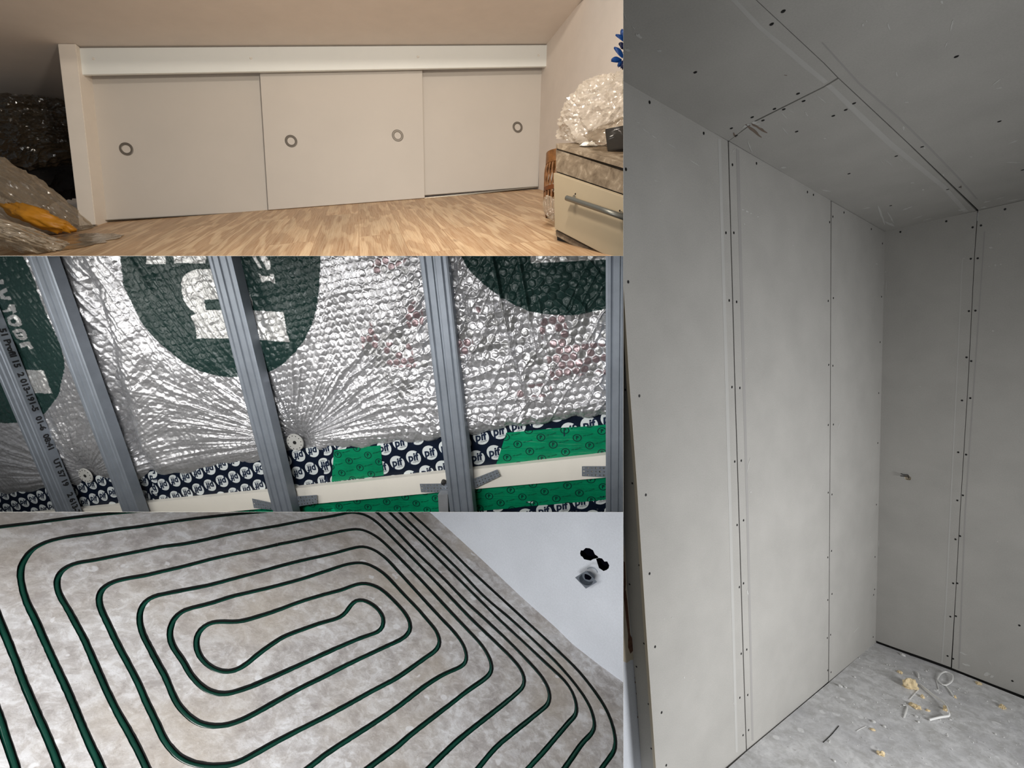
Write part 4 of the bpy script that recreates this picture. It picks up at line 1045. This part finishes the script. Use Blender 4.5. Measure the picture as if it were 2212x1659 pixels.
left = [P5([(95, 1090), (240, 1100), (445, 1110), (545, 1330), (370, 1325), (180, 1310)]), cm(P5([(-30, 790), (60, 820), (120, 880), (180, 980), (218, 1070), (205, 1095)]))+P5([(130, 1090), (90, 1020), (30, 960), (-30, 930)]),
        P5([(-20, 540), (30, 600), (75, 735), (50, 742), (-20, 745)]),
        P5([(215, 850), (310, 825), (352, 895), (320, 905), (300, 870), (240, 890)]),                              # I
        cm(P5([(165, 730), (230, 700), (285, 730), (300, 790), (270, 815), (200, 800)])),                          # S
        cm(P5([(110, 600), (180, 565), (235, 610), (250, 670), (200, 680), (130, 660)])),                          # O
        P5([(65, 530), (120, 515), (135, 470), (185, 465), (200, 540), (170, 560), (165, 530), (90, 545)]),        # L
        P5([(15, 350), (100, 305), (120, 340), (70, 365), (95, 395), (150, 385), (158, 425), (60, 415)]),          # A
        P5([(-20, 240), (70, 225), (88, 270), (-20, 275)]), P5([(-20, 90), (30, 130), (50, 170), (0, 180), (-20, 150)])]
for p in left: paint(poly_mask(p), let, .55)
for p in (cm(P5([(150, 618), (190, 600), (212, 640), (190, 655), (160, 645)])),): paint(poly_mask(p), green, .25)
for p in (P5([(200, 745), (250, 735), (255, 748), (205, 758)]), P5([(215, 772), (268, 768), (265, 780), (220, 784)])): paint(poly_mask(p), green, .25)
right_l = [(980+x/5.98, 553+y/5.98) for x, y in [(1020, -40), (1020, 80), (2300, 20), (2300, -40)]]
paint(poly_mask(right_l), let, .55)
me = bpy.data.meshes.new('foil_blanket')
verts = np.stack([WX2, WY2, WZ2+CAM.z], -1).reshape(-1, 3)
idx = np.arange(NX*NY).reshape(NX, NY)
fc = np.stack([idx[:-1, :-1], idx[1:, :-1], idx[1:, 1:], idx[:-1, 1:]], -1).reshape(-1, 4)
# drop faces that would leave the bay (divider line), straight cut along the top
pyv = CY-F*(verts[:, 2]-CAM.z)/verts[:, 1]
org = verts.mean(0)
ok = (pyv[fc] > 553.0).any(1); fc = fc[ok]
snap = pyv < 553.0; verts[snap, 2] = CAM.z+(CY-553.02)/F*verts[snap, 1]
me.vertices.add(len(verts)); me.vertices.foreach_set('co', (verts-org).astype(np.float32).ravel())
me.loops.add(len(fc)*4); me.loops.foreach_set('vertex_index', fc.ravel().astype(np.int32))
me.polygons.add(len(fc)); me.polygons.foreach_set('loop_start', np.arange(0, len(fc)*4, 4, dtype=np.int32)); me.polygons.foreach_set('loop_total', np.full(len(fc), 4, np.int32))
me.update(calc_edges=True); me.validate()
ca = me.color_attributes.new('paint', 'FLOAT_COLOR', 'POINT'); ca.data.foreach_set('color', col.reshape(-1).astype(np.float32))
me.polygons.foreach_set('use_smooth', [True]*len(me.polygons)); me.materials.append(M['foil'])
fo = bpy.data.objects.new('foil_blanket', me); COL.objects.link(fo); fo.location = org
props(fo, 'silver bubble foil insulation blanket printed with large dark green circles', 'insulation')
# lower strip of foil under the bottom tape
bm = bmesh.new(); P = [TPn.at(x, y, -.004) for x, y in [(1200, 1104), (1372, 1090), (1372, 1125), (1200, 1130)]]
nx = 60; ny = 12; G = [[bm.verts.new((P[0]*(1-i/nx)+P[1]*i/nx)*(1-j/ny)+(P[3]*(1-i/nx)+P[2]*i/nx)*j/ny+TPn.n*.004*R.random()) for j in range(ny+1)] for i in range(nx+1)]
for i in range(nx):
    for j in range(ny): bm.faces.new([G[i][j], G[i+1][j], G[i+1][j+1], G[i][j+1]])
bmesh.ops.solidify(bm, geom=bm.faces[:], thickness=.001)
build('foil_strip', bm, M['galv'], None, 2, 'sliver of silver foil below the lowest blue tape', 'insulation', smooth=True)
# wall behind
build('wall_back', slab([(-260, 480), (1420, 480), (1420, 1180), (-260, 1180)], SP, .05, -.075), M['wall_plaster'], None, 2, 'bare wall surface hidden behind the foil and tapes', 'wall', kind='structure')
for px, py, lab in [(638, 955, 'round grey insulation washer right of the third stud'), (186, 1027, 'round grey insulation washer between the two left studs')]:
    t = thing('washer_anchor', lab, 'washer', FP.at(px, py)); c = FP.at(px, py, -.004); rr0 = .024
    bm = bmesh.new(); add_disc(bm, c, n2, rr0, .003, 28, taper=.96); build('disc', bm, M['washer'], t, 2)
    bm = bmesh.new(); add_disc(bm, c+n2*.003, n2, .005, .0006, 12); build('hole', bm, M['groove'], t, 2)
    for k in range(12):
        bm = bmesh.new()
        a = 2*math.pi*k/12; add_disc(bm, c+n2*.003+(H2*math.cos(a)+V([float(q_) for q_ in vv_])*math.sin(a))*rr0*.78, n2, .0014, .0005, 6); build('hole', bm, M['groove'], t, 2)

# ================================================================== ROOM 3: screed floor with heating pipe
A3 = ray(2097, 909).normalized(); B3 = -(ray(-737, -476).normalized())
F3 = Plane(at_depth(600, 1400, 1.15), A3, B3); n3 = F3.n
WLN = [(780, 975), (922, 1106), (1030, 1205), (1123, 1293), (1200, 1362), (1243, 1403), (1347, 1481), (1480, 1570)]
runs = [
 [(-90, 1155), (0, 1142), (75, 1133), (150, 1122.5), (225, 1114), (300, 1107), (420, 1094)],
 [(-70, 1400), (-30, 1480), (0, 1557), (10, 1590.7), (32, 1659), (60, 1760)],
 [(-60, 1190), (-30, 1270), (0, 1347), (14, 1382), (33, 1430), (50, 1475.5), (67, 1515.5), (83.5, 1554), (100, 1590.7), (127, 1659), (165, 1760)],
 # loop A
 [(258, 1760), (216, 1659), (185, 1590), (145, 1495), (120, 1440), (93, 1382), (75, 1340), (58, 1306), (47.5, 1272), (43.6, 1247.5), (45.8, 1226), (56.6, 1206), (73, 1187.5), (100, 1174), (141.5, 1164), (200, 1156), (250, 1147.6), (300, 1141), (350, 1133.5), (416, 1124), (500, 1114.5), (583, 1107), (680, 1096), (745, 1085), (800, 1098), (809.6, 1106), (850, 1144), (899, 1196), (947.6, 1242.7), (1006, 1303), (1045.7, 1340), (1091, 1382), (1133, 1424.4), (1165, 1460), (1182, 1487.8), (1186, 1509), (1182, 1523.7), (1165, 1538.4), (1112, 1580.7), (1070, 1616.5), (1034, 1659), (950, 1760)],
 # loop B
 [(375, 1760), (325, 1680), (300, 1629), (274, 1579), (255, 1546), (234, 1504), (214, 1460), (197, 1420), (180, 1382), (166, 1356), (150, 1326), (138, 1306), (126.5, 1286), (122, 1267), (123, 1252.5), (130, 1239), (145, 1227), (166, 1219), (200, 1214), (250, 1204), (300, 1194), (350, 1184), (400, 1177.5), (450, 1167.5), (500, 1156), (550, 1147), (600, 1138.5), (650, 1128.5), (716, 1117.6), (750, 1110.5), (766, 1109.5), (786, 1114), (805, 1124), (821, 1137.6), (850, 1167.5), (908.6, 1227), (967, 1287.6), (1017, 1340), (1070, 1390.7), (1101.7, 1422), (1122.8, 1447.7), (1132, 1471), (1131, 1483.5), (1118.5, 1496), (1091, 1519.4), (1049, 1553), (985.6, 1604), (928.6, 1659), (830, 1760)],
 # loop C bottom joins E side
 [(1000, 1300), (986.7, 1340)][:0] + [(600, 1179), (550, 1191), (500, 1201), (450, 1212.5), (400, 1226), (350, 1237.5), (300, 1249), (266, 1254), (246, 1260), (228, 1269), (216, 1282), (213.5, 1296), (215, 1311), (223, 1331), (233, 1351), (247, 1381), (264, 1414), (280, 1444), (300, 1484), (313, 1515.5), (328, 1545.6), (340, 1570.6), (350, 1594), (367, 1619), (387, 1639), (417, 1653), (455, 1658.5), (509, 1652.5), (550, 1631), (600, 1603), (650, 1577), (700, 1552), (750, 1525.6), (800, 1497), (850, 1470.5), (875, 1454), (901, 1435.5), (922, 1420), (941, 1407.5), (948.6, 1396), (947.5, 1382), (941, 1365), (920, 1340), (900, 1316.5), (875, 1291), (850, 1264), (833, 1246), (813, 1231), (788, 1219.5), (766, 1219), (741, 1224), (700, 1237.5), (650, 1254), (600, 1267.5), (550, 1280), (500, 1292), (450, 1308), (416, 1316), (391.5, 1325), (376.5, 1339), (368, 1359), (366.5, 1380), (375, 1404), (393.5, 1430), (408.5, 1457), (428.5, 1481), (450, 1496), (475, 1502), (500, 1500), (534, 1489), (567, 1475.5), (600, 1461), (667, 1430), (717, 1407), (758.6, 1388.7), (791, 1376), (813, 1369), (826, 1359), (829, 1345.6), (824, 1329), (811, 1314), (791, 1301.5), (775, 1298), (761, 1304), (752, 1317), (741, 1332), (725, 1340), (691.5, 1349), (650, 1364), (608, 1381), (559, 1414), (534, 1435), (514, 1448), (492, 1454), (467, 1450.5), (445, 1437), (430, 1419), (423.5, 1399), (423.5, 1380), (433, 1362), (450, 1350), (475, 1346), (508, 1346.5), (533, 1342), (566, 1332), (600, 1321), (650, 1302), (700, 1287), (741, 1276), (766, 1266), (788, 1263), (813, 1270), (833, 1284), (858, 1309), (875, 1329), (885, 1347), (887, 1360), (879.5, 1373), (866, 1384), (834, 1399), (784, 1422), (742, 1442), (700, 1464), (650, 1489), (600, 1516), (559, 1539), (525, 1557), (492, 1569), (455, 1572), (427, 1564), (400, 1544), (380, 1519), (367, 1490.5), (355, 1462), (338, 1432), (325, 1407), (311, 1381), (303, 1359), (300, 1339), (303, 1319), (313, 1303), (330, 1292), (358, 1286), (400, 1277.5), (450, 1267.5), (500, 1254), (550, 1241), (600, 1227), (650, 1214), (716, 1199), (758, 1187.5), (783, 1183), (808, 1191), (833, 1209), (850, 1227), (889, 1270), (928, 1313), (954, 1341), (975, 1363), (992, 1384), (1002.5, 1403), (1006.7, 1420), (1004.5, 1434), (994, 1443.5), (971, 1453), (947.5, 1464.5), (911.7, 1488), (880, 1513), (850, 1535.6), (800, 1569), (750, 1601), (700, 1634), (668, 1659), (560, 1740)],
 # C top, right side and outer bottom
 [(600, 1179), (650, 1169), (700, 1157.6), (750, 1147.6), (775, 1146), (796, 1152.6), (820, 1167.6), (850, 1196), (908.6, 1256), (967, 1319), (986.7, 1340), (1017, 1372), (1038, 1395), (1053, 1418), (1060.5, 1439), (1059.5, 1454), (1049, 1466.7), (1006.7, 1496), (975, 1521.5), (922, 1561.7), (880, 1595), (850, 1620.7), (800, 1657), (690, 1745)],
 # outer right runs
 [(780, 1048), (838, 1106), (850, 1119), (908.6, 1172), (967, 1231), (1025.8, 1289.6), (1076, 1340), (1133, 1392.8), (1175.5, 1433), (1217.8, 1473), (1236.8, 1502.5), (1244, 1530), (1242, 1547), (1226, 1563.8), (1175.5, 1623), (1141.8, 1659), (1060, 1750)],
 [(800, 1048), (858, 1106), (928, 1174), (986.7, 1231), (1045, 1291.5), (1103.8, 1342), (1154, 1388.6), (1207, 1441), (1249.4, 1492), (1272.7, 1530), (1282, 1561.7), (1279, 1582.8), (1255.8, 1608), (1220, 1659), (1150, 1750)],
 [(820, 1050), (881, 1106), (947.6, 1166.5), (1006, 1225), (1065, 1280), (1131, 1341), (1175.5, 1382), (1207, 1411.8), (1249.4, 1454), (1291.7, 1508.9), (1314.9, 1551), (1326.5, 1593), (1325.4, 1622.9), (1310.6, 1644), (1300, 1659), (1240, 1750)],
]
PR = .0052
fl3 = slab([(-260, 1040), (420, 1010), (780, 975), (1500, 1560), (1500, 1900), (-600, 1900), (-400, 1300)], F3, .045)
o3 = build('floor', fl3, [M['screed'], M['groove']], None, 3, 'mottled grey screed floor with milled grooves for the pipe', 'floor', kind='structure')
paths = []
for r_ in runs:
    sm_ = catmull(r_, 7); P = [F3.at(p.x, p.y, -.006) for p in sm_]
    # even resample
    Q = [P[0]]
    for p in P[1:]:
        if (p-Q[-1]).length > .0065: Q.append(p)
    # light smoothing of the traced points
    for _ in range(2): Q = [Q[0]]+[(Q[i-1]+Q[i]*2+Q[i+1])/4 for i in range(1, len(Q)-1)]+[Q[-1]]
    paths.append(Q)
loc3 = V(o3.location)
for Q in paths:
    cb_ = bmesh.new()
    k = len(Q); L = []
    for i, p in enumerate(Q):
        dd = (Q[min(i+1, k-1)]-Q[max(i-1, 0)]).normalized(); s = n3.cross(dd).normalized()
        wv = .0063+.0011*noise.noise(p*9)+.0006*noise.noise(p*120); wv2 = .0063+.0011*noise.noise(p*9+V((5, 5, 5)))+.0006*noise.noise(p*120+V((3, 0, 0)))
        L.append([cb_.verts.new(p-s*wv-n3*.011), cb_.verts.new(p+s*wv2-n3*.011), cb_.verts.new(p+s*wv2+n3*.02), cb_.verts.new(p-s*wv+n3*.02)])
    for i in range(k-1):
        for j in range(4): cb_.faces.new([L[i][j], L[i][(j+1) % 4], L[i+1][(j+1) % 4], L[i+1][j]])
    cb_.faces.new(L[0][::-1]); cb_.faces.new(L[-1])
    for f in cb_.faces: f.material_index = 0
    bool_cut(o3, cb_, [M['groove']])  # cut faces coloured near black for the shade inside the groove
hp_ = thing('heating_pipe', 'green underfloor heating pipe laid in long rounded loops', 'pipe', F3.at(600, 1400))
for Q in paths:
    bm = bmesh.new(); Q2 = [p-n3*(.0028+.0012*noise.noise(p*5)) for p in Q]
    add_tube(bm, Q2, PR, 14); build('pipe_run', bm, M['pipe'], hp_, 3, smooth=True)
# plastered wall
pts = [F3.at(p.x, p.y, -.01) for p in catmull(WLN, 12)]
bm = bmesh.new(); L = []
dirs = (pts[-1]-pts[0]).normalized(); wn = n3.cross(dirs).normalized()
W3 = Plane(F3.at(1123, 1293), F3.at(1200, 1362)-F3.at(1123, 1293), n3)
if W3.n.dot(wn) < 0: wn = -wn
for p in pts:
    L.append([bm.verts.new(p), bm.verts.new(p+n3*1.1), bm.verts.new(p+n3*1.1-wn*.07), bm.verts.new(p-wn*.07)])
for i in range(len(L)-1):
    for j in range(4): bm.faces.new([L[i][j], L[i][(j+1) % 4], L[i+1][(j+1) % 4], L[i+1][j]])
bm.faces.new(L[0][::-1]); bm.faces.new(L[-1]); setuv(bm, bm.faces, W3)
ow = build('wall_right', bm, [M['wall_plaster'], M['dark']], None, 3, 'pale smooth plastered wall beside the pipe floor', 'wall', kind='structure')
ow.name = 'wall_right'
def whole(pts, mat='dark'):
    bm = bmesh.new(); add_slab(bm, [W3.at(1220+x/15.08, 1180+y/15.08, .05) for x, y in pts], W3.n, .09); bool_cut(ow, bm, [M[mat]])  # sides of the hole coloured black to stand for the shade inside
whole([(265, 500), (290, 400), (370, 400), (450, 320), (580, 330), (700, 400), (760, 540), (860, 610), (880, 660), (700, 700), (620, 750), (480, 720), (400, 700), (340, 610), (290, 590)])
whole([(800, 690), (900, 660), (1000, 680), (1080, 780), (1180, 780), (1250, 910), (1230, 1000), (1160, 1060), (1060, 1100), (900, 1000), (850, 850)])
# junction box: galvanised square plate with round throat
jb = thing('junction_box', 'galvanised square electrical box hanging from a dark wall hole', 'electrical box', W3.at(1267, 1252))
cor = [(1241.5, 1247), (1266, 1232.5), (1291, 1257), (1265.5, 1272.5)]
bm = bmesh.new(); Pc = [W3.at(x, y, .03) for x, y in cor]; ctr = sum(Pc, V((0, 0, 0)))/4
seg = 32; ring_o = []; ring_i = []
a1 = (Pc[2]-Pc[0])/2; a2 = (Pc[1]-Pc[3])/2
for k in range(seg):
    t = 2*math.pi*k/seg; cx, cy = math.cos(t), math.sin(t); m_ = abs(cx)+abs(cy)
    rr0 = (1/m_); rnd = .93+.0*m_
    ring_o.append(bm.verts.new(ctr+(a1*cx+a2*cy)*rr0*.97)); ring_i.append(bm.verts.new(ctr+(a1*cx+a2*cy)*.60))
for k in range(seg): bm.faces.new([ring_o[k], ring_o[(k+1) % seg], ring_i[(k+1) % seg], ring_i[k]])
bmesh.ops.solidify(bm, geom=bm.faces[:], thickness=.0025); build('plate', bm, M['galv'], jb, 3)
bm = bmesh.new(); A_ = []; B_ = []
for k in range(seg):
    t = 2*math.pi*k/seg; d0 = (a1*math.cos(t)+a2*math.sin(t))*.60; A_.append(bm.verts.new(ctr+d0)); B_.append(bm.verts.new(ctr+d0*.92-W3.n*.022))
for k in range(seg): bm.faces.new([A_[k], A_[(k+1) % seg], B_[(k+1) % seg], B_[k]])
bm.faces.new(B_[::-1]); bmesh.ops.solidify(bm, geom=bm.faces[:], thickness=.0012); build('throat', bm, M['galv'], jb, 3)
bm = bmesh.new(); add_disc(bm, ctr-W3.n*.018+(a1*.1+a2*.1), W3.n, .011, .006, 11, jag=.35); build('opening', bm, M['dark'], jb, 3)
bm = bmesh.new(); arc = []
for i in range(14):
    t = -.5+i/13*1.9; arc.append(W3.at(1277+14*math.cos(t+3.9)*-1, 1240-14*math.sin(t+3.9)*-1, .02))
add_tube(bm, arc, .0016, 8); build('wire_ring', bm, M['galv'], jb, 3)
M['smudge'] = simple('smudge', lin(168, 163, 152), .95)
